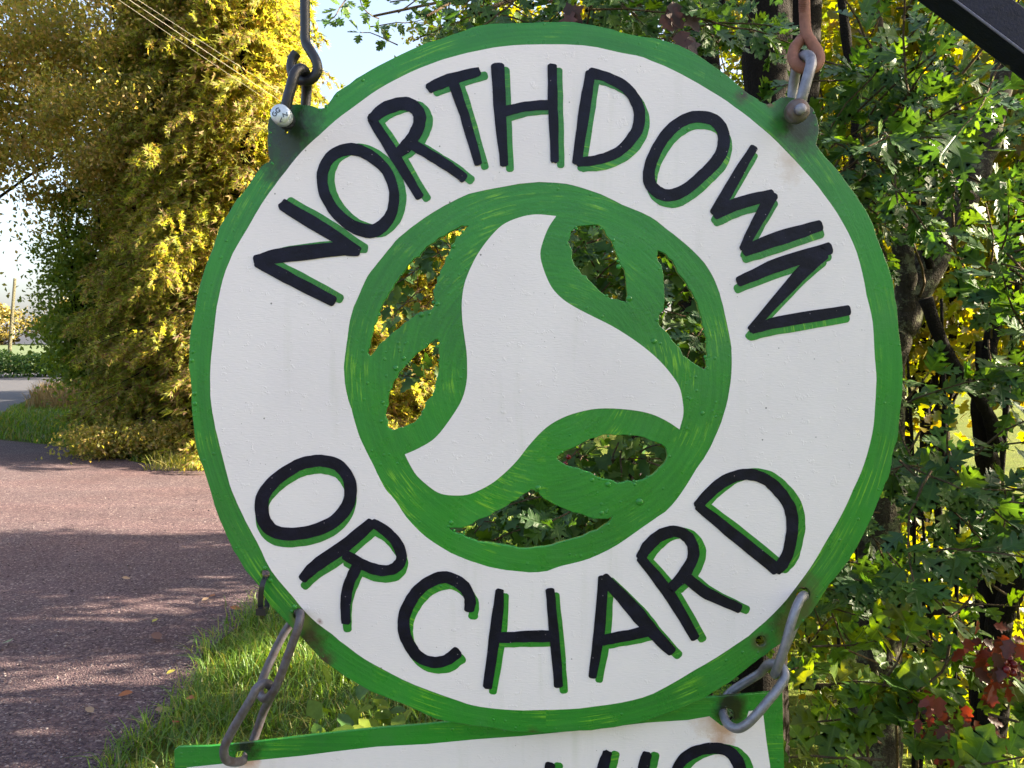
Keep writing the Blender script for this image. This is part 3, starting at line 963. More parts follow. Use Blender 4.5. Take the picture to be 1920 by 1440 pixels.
spruce(-5.9, 12.9, 8.6, 1.1, 'spruce furthest left, half hidden by the overhanging broadleaf tree', 1)
spruce(-5.0, 11.8, 9.6, 1.35, 'tall spruce in the middle of the row across the drive', 2)
spruce(-3.9, 11.4, 9.4, 1.75, 'tall bright spruce just left of the round sign', 3)
spruce(-2.6, 12.4, 5.4, 1.6, 'shorter sunlit spruce behind the left hook', 4)
spruce(-1.1, 12.8, 5.4, 1.6, 'small sunlit spruce seen through the left cut-outs of the sign', 5)
spruce(-4.7, 13.6, 11.0, 2.2, 'tallest spruce, standing in the back row', 6, .4)
spruce(-7.4, 15.6, 9.0, 1.1, 'spruce in the back row behind the dark shrub', 8, .5)
spruce(-2.9, 14.4, 5.9, 2.0, 'spruce in the back row behind the bright one', 9, .5)

crown('broadleaf_tree', (-10.9, 13.2), 'browning broadleaf tree hanging over the top left corner', 'tree', (4.6, 1.8), 9.8, 90000, ['tiny'], 'beech', (.07, .12), base=2.5, stems=2, stem_r=.13, clumps=190, clump_r=.85, shell=.7)
crown('broadleaf_tree', (-5.7, 12.0), 'browning beech boughs in front of the left spruces', 'tree', (1.9, 1.5), 8.6, 40000, ['tiny'], 'beech', (.05, .08), base=3.4, stems=2, stem_r=.07, clumps=85, clump_r=.55, shell=.5)
crown('green_shrub', (-7.35, 13.3), 'dark green shrub at the end of the conifer row by the lane', 'shrub', (.55, .7), 4.7, 16000, ['tiny'], 'darkleaf', (.06, .10), base=.15, stems=4, stem_r=.04, clumps=70, clump_r=.4)
crown('low_shrub', (-4.9, 10.6), 'low bramble growing at the foot of the spruces', 'shrub', (1.3, .35), .5, 8000, ['tiny'], 'beech', (.04, .07), base=.0, stems=6, stem_r=.008, clumps=70, clump_r=.28)

for i, (x, y, r0, h) in enumerate(((-6.5, 19.5, 2.6, 8.5), (-9.5, 25, 3.0, 9.5), (-12.5, 39.5, 3.6, 10.0), (-2.0, 20, 2.6, 7.0))):
    crown('woodland_tree', (x, y), ['nearest woodland tree behind the spruce row', 'middle woodland tree beside the lane behind the spruces', 'furthest woodland tree beside the lane', 'low woodland tree behind the small spruces'][i],
          'tree', (r0, r0), h, 7000, ['tiny'], 'beech', (.2, .36), base=.5, stems=2, stem_r=.16, clumps=60, clump_r=1.1)
# ---- lane side
def row_hedge(name, a, b, h, w, n, mat, size, label):
    e = empty(name, ((a[0] + b[0]) / 2, (a[1] + b[1]) / 2, 0), label=label, cat='hedge')
    t_ = RS.uniform(0, 1, n)
    A, B = np.array(a), np.array(b)
    d = (B - A) / np.linalg.norm(B - A)
    s = np.array([-d[1], d[0]])
    xy = A + (B - A) * t_[:, None] + s * (RS.normal(size=(n, 1)) * w * .45)
    z = h * (RS.uniform(0, 1, n) ** .7) * (1 + .10 * np.sin(t_ * 31) + .07 * np.sin(t_ * 77))
    leaf_mass('foliage', ['tiny'], mat, np.column_stack([xy, z]), rand_dirs(n), rand_dirs(n, (0, 0, .5)), RS.uniform(size[0], size[1], n), e)
    m = MB()
    for i in range(24):
        q = A + (B - A) * (i + .5) / 24
        m.tube([(q[0], q[1], -.02), (q[0] + .1, q[1], h * .5), (q[0] - .05, q[1] + .1, h * .85)], [.04, .03, .01], 5)
    m.build('stems', M['bark_dark'], e, kind='stuff')
    return e


row_hedge('roadside_hedge', (-18.5, 40.5), (-36, 37.0), 1.2, 1.3, 15000, 'hawthorn', (.12, .22), 'dark clipped hedge along the far side of the lane')
row_hedge('roadside_hedge', (-18.5, 40.5), (-12, 41.5), 1.35, 1.3, 5000, 'hawthorn', (.12, .22), 'short end of the dark hedge beside the green shrub')
for i, (x, y, r, h) in enumerate(((-88, 132, 9, 8.5), (-76, 138, 6, 10), (-68, 134, 5, 9.5), (-102, 140, 9, 9))):
    crown('distant_tree', (x, y), ['spreading distant tree at the left end of the far field', 'distant tree just right of the utility pole', 'distant tree above the dip of the far field', 'distant tree at the very edge of the photo'][i],
          'tree', (r, 4), h, 2600, ['tiny'], 'farleaf', (.5, .9), base=2.0, stems=2, stem_r=.35, clumps=40, clump_r=2.2)

# utility pole beside the lane
pb = at(19, 668, 46); pt_ = at(28, 522, 46)
e = empty('utility_pole', (pb.x, pb.y, 0), label='thin wooden utility pole standing beyond the lane', cat='pole')
MB().tube([(pb.x - .1, pb.y, -.02), (pb.x, pb.y, 1.5), (pt_.x, pt_.y, pt_.z)], [.11, .10, .08], 10).build('pole', M['bark_lichen'], e, True)
# telephone wires over the drive
def wire(p0, p1, r, lab):
    a, b = Vector(p0), Vector(p1)
    pts = [a + (b - a) * (i / 14) + Vector((0, 0, -.10 * math.sin(math.pi * i / 14))) for i in range(15)]
    tag(MB().tube(pts, r, 6).build('telephone_wire', M['wire'], None, True), lab, 'wire', 'telephone wires over the drive')


M['wire'] = plain('pale cable', (.30, .28, .24), .5)
for (a, b, r, lab) in (((255, 0, 6.3), (532, 192, 9.0), 0.0022, 'lowest pale telephone wire crossing the spruces'),
                       ((275, 0, 6.3), (545, 186, 9.0), 0.0034, 'thickest pale telephone wire, the middle of three'),
                       ((292, 0, 6.35), (548, 172, 9.1), 0.0022, 'upper pale telephone wire crossing the spruces')):
    A, B = at(*a), at(*b)
    dd = (B - A)
    wire(A - dd * 3.4, B + dd * 4.6, r * .38, lab)

# ---- verge grass, stones, fallen leaves
def blades(name, pts, hgt, wid, mat, lean=.6, label=None, seg=3):
    n = len(pts)
    az = RS.uniform(0, 2 * math.pi, n)
    h = hgt * RS.uniform(.45, 1.25, n)
    ln = lean * RS.uniform(.2, 1.5, n)
    w = wid * RS.uniform(.7, 1.3, n)
    dx, dy = np.cos(az), np.sin(az)
    faz = az + RS.normal(size=n) * .5 + math.pi / 2
    sx, sy = np.cos(faz), np.sin(faz)
    V = np.zeros((n, seg * 2 + 1, 3))
    for i in range(seg + 1):
        s = i / seg
        cx = pts[:, 0] + dx * h * ln * s ** 1.7 * .8
        cy = pts[:, 1] + dy * h * ln * s ** 1.7 * .8
        cz = pts[:, 2] + h * (s - .32 * ln * s * s)
        if i == seg:
            V[:, 2 * seg] = np.column_stack([cx, cy, cz])
        else:
            ww = w * (1 - .55 * s) * .5
            V[:, 2 * i] = np.column_stack([cx - sx * ww, cy - sy * ww, cz])
            V[:, 2 * i + 1] = np.column_stack([cx + sx * ww, cy + sy * ww, cz])
    T = []
    for i in range(seg - 1):
        T += [(2 * i, 2 * i + 1, 2 * i + 3), (2 * i, 2 * i + 3, 2 * i + 2)]
    T.append((2 * seg - 2, 2 * seg - 1, 2 * seg))
    T = np.array(T)
    m = seg * 2 + 1
    TT = (T[None] + (np.arange(n) * m)[:, None, None]).reshape(-1, 3)
    o = link(name, np_mesh(name, V.reshape(-1, 3), TT), M[mat], None, kind='stuff')
    return tag(o, label, 'grass')


def edge_x(y):
    ys = [p[1] for p in drive[2:14]]; xs = [p[0] for p in drive[2:14]]
    return np.interp(y, ys, xs)


n = 34000
y = RS.uniform(2.3, 6.5, n)
tuft = RS.uniform(0, 1, (420, 2)) * [2.4, 4.2] + [-1.72, 2.3]
k = RS.randint(0, 420, n)
g1 = np.column_stack([tuft[k, 0] + RS.normal(size=n) * .07, tuft[k, 1] + RS.normal(size=n) * .07, np.zeros(n)])
g1 = g1[g1[:, 0] > edge_x(g1[:, 1]) - .03 + RS.normal(size=n) * .04]
blades('grass', g1, .115, .0055, 'grass', 1.0, 'long green grass of the verge beneath the chains of the sign')
n = 26000
g2 = np.column_stack([RS.uniform(-1.9, 3.5, n), RS.uniform(1.2, 9, n), np.zeros(n)])
g2 = g2[g2[:, 0] > edge_x(g2[:, 1]) - RS.exponential(.05, n)]
blades('grass', g2, .08, .006, 'grass', .8, 'short turf filling the verge between the drive and the hedge')
n = 26000
g3 = np.column_stack([RS.uniform(-13, -2, n), RS.uniform(9.4, 20, n), np.zeros(n)])
fx = np.interp(g3[:, 0], [-14, -10.5, -8.5, -7.2, -6.2, -5, -3.9, -3, -1.5], [17, 14.6, 12.7, 12, 11.2, 10.2, 9.6, 9.3, 9.5])
g3 = g3[(g3[:, 1] > fx) & (g3[:, 0] > np.interp(g3[:, 1], [14.6, 17.9, 22.9], [-10.5, -11.9, -14.4]))]
blades('grass', g3, .15, .02, 'grass', .8, 'grass bank between the drive and the lane under the spruces')
n = 5000
q = np.column_stack([RS.uniform(-15.5, -10.2, n), RS.uniform(18.5, 25, n), np.zeros(n)])
q = q[q[:, 0] > np.interp(q[:, 1], [17.9, 22.9, 31], [-11.5, -14.0, -18])]
blades('dry_grass', q, .6, .025, 'drygrass', .5, 'tall tan dry grass at the bend of the lane')
n = 1400
q = np.column_stack([RS.uniform(-4.6, -2.2, n), RS.uniform(9.5, 10.4, n), np.zeros(n)])
blades('dry_grass', q, .22, .012, 'vergegrass', .9, 'yellowing grass stalks at the foot of the bright spruce')
# broad verge weeds near the board
e = empty('dock_plant', ground(700, 1340), label='patch of broad-leaved weeds in the grass above the lower board', cat='plant')
for i in range(46):
    c = ground(random.uniform(590, 780), random.uniform(1330, 1480))
    a = (random.gauss(0, 1), random.gauss(0, 1), .55)
    one_leaf(e, 'oval', 'maple' if i % 3 == 0 else 'darkleaf', (c.x, c.y, random.uniform(.06, .14)), a, (random.gauss(0, .3), random.gauss(0, .3), 1), random.uniform(.05, .10))

# loose stones of the drive
V = np.array([(1, 0, 0), (-1, 0, 0), (0, 1, 0), (0, -1, 0), (0, 0, 1), (0, 0, -1)]) * [1, .8, .6]
T = np.array([(0, 2, 4), (2, 1, 4), (1, 3, 4), (3, 0, 4), (2, 0, 5), (1, 2, 5), (3, 1, 5), (0, 3, 5)])
n = 31000
yy = 2.2 + 7 * RS.uniform(0, 1, n) ** 1.6
xx = RS.uniform(-1, 0, n) * (.9 * yy) - .9
ps = np.column_stack([xx, yy, RS.uniform(.001, .006, n)])
ps = ps[ps[:, 0] < edge_x(ps[:, 1]) + .05]
n = len(ps)
W, TT = scatter(V, T, ps, frames(rand_dirs(n), rand_dirs(n, (0, 0, 2))), .0018 + RS.exponential(.0020, n).clip(0, .012))
link('loose_gravel', np_mesh('loose_gravel', W, TT), M['stones'], None, kind='stuff', label='loose reddish-grey stones scattered over the drive', cat='gravel')

M['fl_orange'] = plain('orange fallen leaf', (.26, .08, .02), .6)
M['fl_yellow'] = plain('yellow fallen leaf', (.30, .26, .04), .6)
M['fl_red'] = plain('red fallen leaf', (.30, .025, .02), .6)
M['fl_green'] = plain('green fallen leaf', (.13, .17, .08), .6)
M['fl_brown'] = plain('brown fallen leaf', (.11, .05, .035), .7)
M['fl_pale'] = plain('tan fallen leaf', (.24, .16, .10), .7)
FLS = .78
for (x, y, mk, s, lab) in ((222, 1313, 'fl_orange', .075, 'orange leaf curled on the gravel edge beside the grass'),
                           (312, 1271, 'fl_yellow', .055, 'yellow leaf at the edge of the verge'),
                           (336, 1377, 'fl_red', .05, 'small red leaf in the grass left of the lower board'),
                           (10, 1211, 'fl_green', .09, 'pale green leaf on the gravel at the left edge'),
                           (350, 1332, 'fl_orange', .06, 'orange leaf in the grass above the red one'),
                           (300, 1206, 'fl_brown', .10, 'long brown leaf lying on the gravel'),
                           (352, 1211, 'fl_pale', .08, 'tan leaf next to the long brown one'),
                           (392, 1124, 'fl_orange', .08, 'orange leaf on the gravel left of the cable tie'),
                           (452, 1148, 'fl_orange', .08, 'orange leaf at the grass edge below the cable tie'),
                           (378, 1132, 'fl_pale', .06, 'small tan leaf beside the orange one on the gravel'),
                           (245, 1090, 'fl_pale', .07, 'tan leaf out in the middle of the gravel'),
                           (175, 1343, 'fl_pale', .06, 'tan leaf tangled at the lower end of the verge'),
                           (285, 1172, 'fl_yellow', .045, 'yellowish leaf on the gravel above the tan ones'),
                           (318, 1338, 'fl_pale', .08, 'thin tan leaf among the verge grass')):
    c = ground(x, y)
    V0, T0 = LEAF['oval'][random.randrange(6)]
    R = frames(np.array([(random.uniform(-1, 1), random.uniform(-.5, .5), .15)]), np.array([(0, -.25, 1.0)]))[0]
    zz = .05 if x > 330 and y > 1300 else .014
    me = np_mesh('fallen_leaf', (V0 @ R.T) * s * FLS + np.array([c.x, c.y, zz + s * .08]), T0)
    link('fallen_leaf', me, M[mk], None, label=lab, cat='leaf', group='fallen leaves on the drive and verge')

# dry brown maple leaves caught above the sign, red leaves and berries low right
e = empty('dead_leaf_cluster', at(1255, 60, 1.5), label='bunch of withered reddish brown leaves caught above the sign', cat='leaves')
for (x, y, s) in ((1250, 28, .045), (1262, 15, .05), (1275, 70, .05), (1290, 78, .04), (1240, 40, .035), (1285, 30, .045), (1062, 15, .05), (1070, 30, .04)):
    c = at(x, y - 12, 1.32)
    one_leaf(e, 'mid', 'deadleaf', c, (random.gauss(0, .4), -.1, -1), (random.gauss(0, .6), -1, .2), s)
e = empty('red_leaf_spray', at(1860, 1230, 1.8), label='spray of dark red and orange leaves low at the right edge', cat='leaves')
for i in range(150):
    x, y = random.choice(((1850, 1200), (1875, 1235), (1790, 1345), (1855, 1375), (1745, 1322), (1895, 1210), (1770, 1390), (1870, 1260)))
    c = at(x + random.gauss(0, 20), y + random.gauss(0, 20), random.uniform(.98, 1.15))
    one_leaf(e, 'mid', 'redleaf', c, (random.gauss(0, 1), -.1, -.6), (random.gauss(0, .6), -1, .5), random.uniform(.016, .028))
M['berry'] = plain('dark red berry', (.16, .008, .012), .2)
e = empty('berry_bunch', at(1880, 1235, 1.0), label='bunch of dark red haws hanging at the right edge', cat='berries')
for (x, y, yy_) in ((1868, 1238, 1.0), (1882, 1243, 1.0), (1893, 1236, 1.01), (1901, 1246, 1.0), (1888, 1256, .99), (1900, 1262, 1.0)):
    MB().lathe(at(x, y, yy_), (0, 0, 1), [(.0002, -.005), (.0038, -.0035), (.005, 0), (.0038, .0038), (.0012, .005)], 12).build('berry', M['berry'], e, True)
e = empty('berry_bunch', at(1063, 862, 1.5), label='pair of dark red haws seen through the lower right cut-out', cat='berries')
for (x, y) in ((1066, 857), (1060, 870)):
    MB().lathe(at(x, y, 1.45), (0, 0, 1), [(.0002, -.005), (.0038, -.0035), (.005, 0), (.0038, .0038), (.0012, .005)], 12).build('berry', M['berry'], e, True)

# =================================================================== THE SIGN
def to_plane(pts, depth=D):
    return [(at(p[0], p[1], depth).x, at(p[0], p[1], depth).z) for p in pts]


def sheet(name, loops, y_back, thick, mat, parent, bevel=0.0, **k):
    """flat piece standing upright: loops of (x, z); front face at y_back - thick"""
    cu = bpy.data.curves.new(name, 'CURVE')
    cu.dimensions = '2D'
    cu.fill_mode = 'BOTH'
    cu.extrude = thick / 2 - bevel
    cu.bevel_depth = bevel
    cu.bevel_resolution = 1
    for lp in loops:
        sp = cu.splines.new('POLY')
        sp.points.add(len(lp) - 1)
        for i, (x, z) in enumerate(lp): sp.points[i].co = (x, z, 0, 1)
        sp.use_cyclic_u = True
    tmp = bpy.data.objects.new('tmp', cu)
    COL.objects.link(tmp)
    dg = bpy.context.evaluated_depsgraph_get()
    me = bpy.data.meshes.new_from_object(tmp.evaluated_get(dg))
    bpy.data.objects.remove(tmp)
    # rotate XY -> XZ, normal +z -> -y
    me.transform(Matrix.Translation((0, y_back - thick / 2, 0)) @ Matrix.Rotation(math.radians(90), 4, 'X'))
    me.name = name
    me.materials.clear()
    return link(name, me, mat, parent, **k)


def jag(pts, amp, seed=0):
    r = random.Random(seed)
    return [(p[0] + r.gauss(0, amp), p[1] + r.gauss(0, amp)) for p in pts]


OUT = [(1075, 43), (1130, 51), (1180, 65), (1255, 80), (1300, 100), (1355, 137), (1395, 170), (1418, 186), (1438, 196), (1452, 192), (1465, 184), (1480, 183), (1500, 188), (1518, 198), (1527, 210), (1533, 230), (1534, 250), (1530, 268),
       (1538, 283), (1573, 325), (1604, 367), (1630, 408), (1648, 459), (1669, 513), (1680, 578), (1688, 647), (1692, 713), (1688, 763), (1683, 813), (1673, 853), (1668, 885), (1653, 920), (1634, 970), (1590, 1053), (1553, 1097), (1537, 1123),
       (1507, 1165), (1475, 1196), (1445, 1218), (1424, 1234), (1366, 1279), (1340, 1295), (1312, 1312), (1266, 1331), (1212, 1350), (1150, 1364), (1087, 1370), (1025, 1373), (962, 1370), (900, 1361), (860, 1356), (817, 1346), (757, 1320), (698, 1296),
       (648, 1268), (603, 1235), (565, 1193), (530, 1158), (504, 1130), (485, 1097), (461, 1068), (438, 1030), (420, 990), (403, 947), (388, 895), (370, 840), (362, 780), (358, 713), (355, 677), (358, 627), (367, 573), (377, 530), (394, 480), (413, 427),
       (437, 387), (465, 350), (490, 313), (506, 303), (505, 290), (503, 270), (503, 245), (505, 225), (514, 205), (530, 198), (553, 197), (577, 198), (597, 203), (610, 202), (620, 190), (633, 174), (669, 148), (711, 123), (775, 91), (850, 65), (902, 48), (962, 44), (1020, 42)]
RING = [(1092, 85), (1165, 99), (1207, 108), (1261, 131), (1311, 158), (1363, 190), (1405, 221), (1444, 254), (1490, 300), (1523, 337), (1557, 381), (1590, 436), (1612, 492), (1625, 553), (1636, 605), (1640, 672), (1643, 713), (1640, 763), (1635, 813), (1620, 870), (1600, 917),
        (1580, 960), (1550, 1013), (1520, 1063), (1493, 1100), (1464, 1136), (1419, 1179), (1366, 1218), (1300, 1258), (1225, 1300), (1166, 1317), (1087, 1328), (1019, 1331), (962, 1331), (900, 1325), (860, 1314), (777, 1284), (718, 1255), (668, 1225), (623, 1189), (583, 1158),
        (550, 1120), (509, 1070), (482, 1016), (461, 978), (440, 932), (427, 895), (412, 835), (401, 788), (395, 741), (395, 687), (400, 633), (407, 575), (418, 524), (437, 474), (463, 430), (485, 392), (505, 362), (536, 321), (567, 283), (598, 254), (628, 227), (669, 196), (711, 167), (752, 144),
        (794, 125), (853, 105), (926, 90), (988, 84)]
DISC = [(652, 630), (659, 588), (673, 553), (690, 517), (709, 492), (734, 461), (757, 438), (798, 407), (848, 378), (880, 363), (932, 352), (994, 342), (1040, 343), (1074, 347), (1126, 364), (1167, 384), (1220, 407), (1251, 430), (1282, 455), (1311, 482), (1334, 513), (1349, 549), (1359, 588),
        (1370, 642), (1372, 670), (1370, 715), (1361, 763), (1347, 805), (1326, 849), (1305, 880), (1278, 924), (1247, 959), (1205, 988), (1157, 1022), (1105, 1047), (1053, 1061), (1012, 1073), (949, 1069), (897, 1057), (845, 1036), (799, 1007), (762, 970), (741, 938), (720, 913), (700, 872), (682, 836),
        (671, 809), (659, 767), (649, 734), (645, 688)]
EMBLEM = [(1043, 405, 'c'), (1005, 402), (973, 408), (942, 422), (917, 447), (896, 476), (882, 503), (871, 532), (866, 565), (867, 601), (871, 632), (875, 662), (876, 690), (875, 715), (867, 747), (848, 780), (817, 820), (786, 840), (759, 852, 'c'), (768, 870), (782, 892), (808, 915), (828, 926), (855, 929),
          (882, 926), (918, 909), (945, 888), (970, 863), (991, 836), (1016, 809), (1040, 791), (1074, 776), (1122, 766), (1178, 768), (1220, 776), (1251, 790), (1274, 805, 'c'), (1281, 778), (1280, 753), (1274, 726), (1261, 705), (1240, 680), (1215, 657), (1184, 634), (1147, 611), (1105, 590), (1075, 574), (1053, 559),
          (1034, 538), (1020, 507), (1013, 476), (1020, 447), (1030, 424)]
HOLES = [
    [(882, 420, 'c'), (865, 422), (844, 434), (823, 447), (798, 463), (784, 480), (765, 497), (750, 517), (734, 542), (719, 565), (707, 592), (698, 622), (691, 649), (690, 668, 'c'), (700, 663), (723, 638), (750, 613), (773, 597), (785, 589), (811, 578), (816, 565), (813, 553), (821, 530), (827, 509), (838, 484), (848, 465), (857, 447), (873, 432)],
    [(822, 632, 'c'), (824, 649), (825, 674), (823, 697), (817, 715), (815, 734), (800, 757), (790, 776), (782, 788), (765, 799), (740, 807), (729, 804), (721, 784), (725, 757), (734, 726), (744, 705), (763, 682), (790, 657), (811, 640)],
    [(1082, 424), (1115, 421), (1128, 426), (1145, 447), (1153, 467), (1163, 492), (1174, 513), (1177, 549), (1178, 567, 'c'), (1159, 564), (1136, 555), (1109, 530), (1092, 513), (1073, 492), (1070, 467), (1065, 453), (1072, 434)],
    [(1231, 470, 'c'), (1249, 476), (1261, 490), (1272, 509), (1288, 534), (1303, 555), (1313, 588), (1322, 617), (1325, 642), (1327, 670), (1323, 696, 'c'), (1309, 688), (1288, 672), (1267, 647), (1247, 622), (1234, 605), (1238, 588), (1245, 575), (1244, 538), (1240, 507), (1233, 486)],
    [(1044, 860), (1051, 849), (1074, 838), (1109, 822), (1142, 814), (1184, 816), (1220, 825), (1247, 837), (1253, 853), (1240, 878), (1217, 895), (1188, 905), (1157, 905), (1126, 897), (1097, 884), (1063, 874)],
    [(842, 989, 'c'), (876, 985), (907, 970), (939, 953), (966, 936), (991, 920), (1003, 919), (1012, 924), (1028, 938), (1074, 959), (1116, 972), (1134, 972), (1149, 967, 'c'), (1142, 980), (1105, 1001), (1063, 1015), (1022, 1026), (980, 1030), (949, 1024), (897, 1015), (866, 1003), (848, 996)]]


def circ(x, y, r, n=20):
    return [(x + r * math.cos(2 * math.pi * i / n), y + r * math.sin(2 * math.pi * i / n)) for i in range(n)]


L_BOLT, R_BOLT = at(530, 232, D), at(1500, 212, D)
sign_stains = [
    (at(542, 248, D), .012, .044, .62, (.004, .008, .005)),
    (at(530, 275, D), .003, .030, .5, (.015, .03, .012)),
    (at(1500, 224, D), .012, .034, .75, (.022, .026, .016)),
    (at(1500, 120 + 1110 - 105, D), .006, .026, .55, (.06, .075, .025)),
    (at(1425, 1204, D), .005, .013, 1, (.05, .06, .02)),
    (at(1470, 1170, D), .004, .022, .7, (.05, .07, .02)),
    (at(578, 1195, D), .004, .024, .55, (.035, .03, .015)),
    (at(565, 1160, D), .006, .014, .8, (.12, .16, .04)),
    (at(610, 1238, D), .002, .012, .8, (.05, .03, .02)),
    (at(1000, 1378, D), .000, .010, 1, (.05, .025, .015)),
    (at(1445, 192, D), .001, .006, 1, (.2, .08, .04)),
    (at(1395, 178, D), .001, .012, 1, (.05, .035, .025)),
]
M['plate'] = green_paint('green brushed paint on plate', True, sign_stains)
M['white'] = white_paint('white gloss paint', [(at(1484, 300, D), .000, .018, .6, (.62, .50, .44)), (at(600, 1165, D), .000, .004, 1, (.15, .02, .03))])

sign = empty('round_sign', (CX, D, CZ - .37), label='round steel sign with a green rim and NORTHDOWN ORCHARD in black letters on white', cat='sign')
loops = [jag(to_plane(smooth_pts(OUT, True, 3)), .00035, 1)]
for i, h in enumerate(HOLES):
    loops.append(jag(to_plane(smooth_pts(h, True, 3)), .0006, 5 + i))
for c in ((497, 1077, 10), (560, 1152, 12), (1506, 1114, 14), (1427, 1202, 11), (537, 247, 4)):
    loops.append(to_plane(circ(*c)))
T_PLATE = .006
sheet('plate', loops, D + T_PLATE, T_PLATE, M['plate'], sign, bevel=.0006)
sheet('white_ring', [jag(to_plane(smooth_pts(RING, True, 3)), .00015, 2), jag(to_plane(smooth_pts(DISC, True, 3)), .00015, 3)], D, .0003, M['white'], sign)
sheet('white_emblem', [to_plane(smooth_pts(EMBLEM, True, 4))], D, .0003, M['white'], sign)
# dribbles and beads of paint along the flame-cut edges
bd = MB()
r_ = random.Random(5)
beads = [(745, 688, 3), (757, 672, 5), (742, 690, 6), (729, 733, 3), (718, 755, 4), (715, 790, 4), (800, 645, 3), (862, 432, 3), (850, 462, 5), (820, 570, 5), (790, 590, 6), (805, 588, 4), (1160, 500, 5), (1180, 560, 6), (1150, 450, 4), (1232, 600, 4), (1110, 900, 5), (1140, 908, 6), (1190, 908, 4),
         (1199, 941, 8), (1009, 915, 6), (846, 980, 5), (362, 660, 4), (360, 676, 5), (365, 738, 5), (366, 757, 5), (367, 770, 3), (497, 1065, 5), (507, 1088, 5), (553, 1138, 6), (547, 1146, 4), (632, 178, 4), (680, 150, 4), (612, 200, 4), (1317, 775, 5), (1226, 640, 6), (1238, 644, 4), (1128, 962, 5), (1138, 960, 4)]
for i in range(60):
    h = r_.choice(HOLES[:6]); q = r_.choice(h)
    beads.append((q[0] + r_.uniform(-5, 5), q[1] + r_.uniform(-5, 5), r_.uniform(1.5, 3.5)))
for i in range(90):
    q = r_.choice(OUT)
    v = Vector((1025 - q[0], 705 - q[1])).normalized() * r_.uniform(2, 8)
    beads.append((q[0] + v.x, q[1] + v.y, r_.uniform(1.2, 3)))
for (x, y, r) in beads:
    rr2 = r / 1440 * D
    bd.lathe(at(x, y, D + .0005), (0, -1, 0), [(rr2, 0), (rr2 * .85, rr2 * .28), (rr2 * .45, rr2 * .48), (rr2 * .05, rr2 * .52)], 10)
bd.build('paint_beads', M['green_plain'], sign, True, kind='stuff')


def ribbon(mb, pts, closed, off, y, wj, seed, zk, cap=.55, ragged=False, depth=D):
    """one brush stroke: pts (px, py, half width px)"""
    r = random.Random(seed)
    Sx = smooth_pts(pts, closed, 5)
    n = len(Sx)
    ph = [r.uniform(0, 6.28) for _ in range(4)]
    L, Rr = [], []
    for i in range(n):
        a = Sx[i - 1] if (closed or i > 0) else Sx[i]
        b = Sx[(i + 1) % n] if (closed or i < n - 1) else Sx[i]
        d = np.array([b[0] - a[0], b[1] - a[1]]); d /= (np.linalg.norm(d) + 1e-9)
        nn = np.array([-d[1], d[0]])
        hw = Sx[i][2] * wj
        j1 = .35 * math.sin(i * .9 + ph[0]) + .3 * math.sin(i * 2.1 + ph[1]) + r.gauss(0, .18)
        j2 = .35 * math.sin(i * .8 + ph[2]) + .3 * math.sin(i * 1.9 + ph[3]) + r.gauss(0, .18)
        if closed: j1 *= .7; j2 *= .7
        c = np.array([Sx[i][0] + off[0], Sx[i][1] + off[1]])
        L.append(c + nn * (hw + j1)); Rr.append(c - nn * (hw + j2))
    loop = []
    if closed:
        rows = list(zip(L, Rr))
    else:
        def capz(i, sgn):
            a, b = Sx[i], Sx[i - sgn if 0 <= i - sgn < n else i]
            d = np.array([a[0] - b[0], a[1] - b[1]]); d /= (np.linalg.norm(d) + 1e-9)
            c = (L[i] + Rr[i]) / 2; h = (L[i] - Rr[i]) / 2
            out = []
            for k in (.35, .7, .92):
                e_ = math.sqrt(1 - k * k)
                jit = r.gauss(0, .8) if ragged else 0
                out.append((c + h * e_ + d * (np.linalg.norm(h) * cap * k + jit), c - h * e_ + d * (np.linalg.norm(h) * cap * k - jit)))
            return out
        rows = capz(0, -1)[::-1] + list(zip(L, Rr)) + capz(n - 1, 1)
    base = len(mb.v)
    yy = y - zk * .00008
    for l_, r2 in rows:
        for q in (l_, r2):
            p_ = at(q[0], q[1], depth)
            mb.v.append(Vector((p_.x, yy, p_.z)))
            mb.v.append(Vector((p_.x, y + .0004, p_.z)))
    m = len(rows)
    for i in range(m if closed else m - 1):
        a, b = base + 4 * i, base + 4 * ((i + 1) % m)
        mb.f.append((a, a + 2, b + 2, b))
        mb.f.append((a + 1, a, b, b + 1))
        mb.f.append((a + 2, a + 3, b + 3, b + 2))
    if not closed:
        a = base; b = base + 4 * (m - 1)
        mb.f.append((a, a + 1, a + 3, a + 2)); mb.f.append((b + 1, b, b + 2, b + 3))


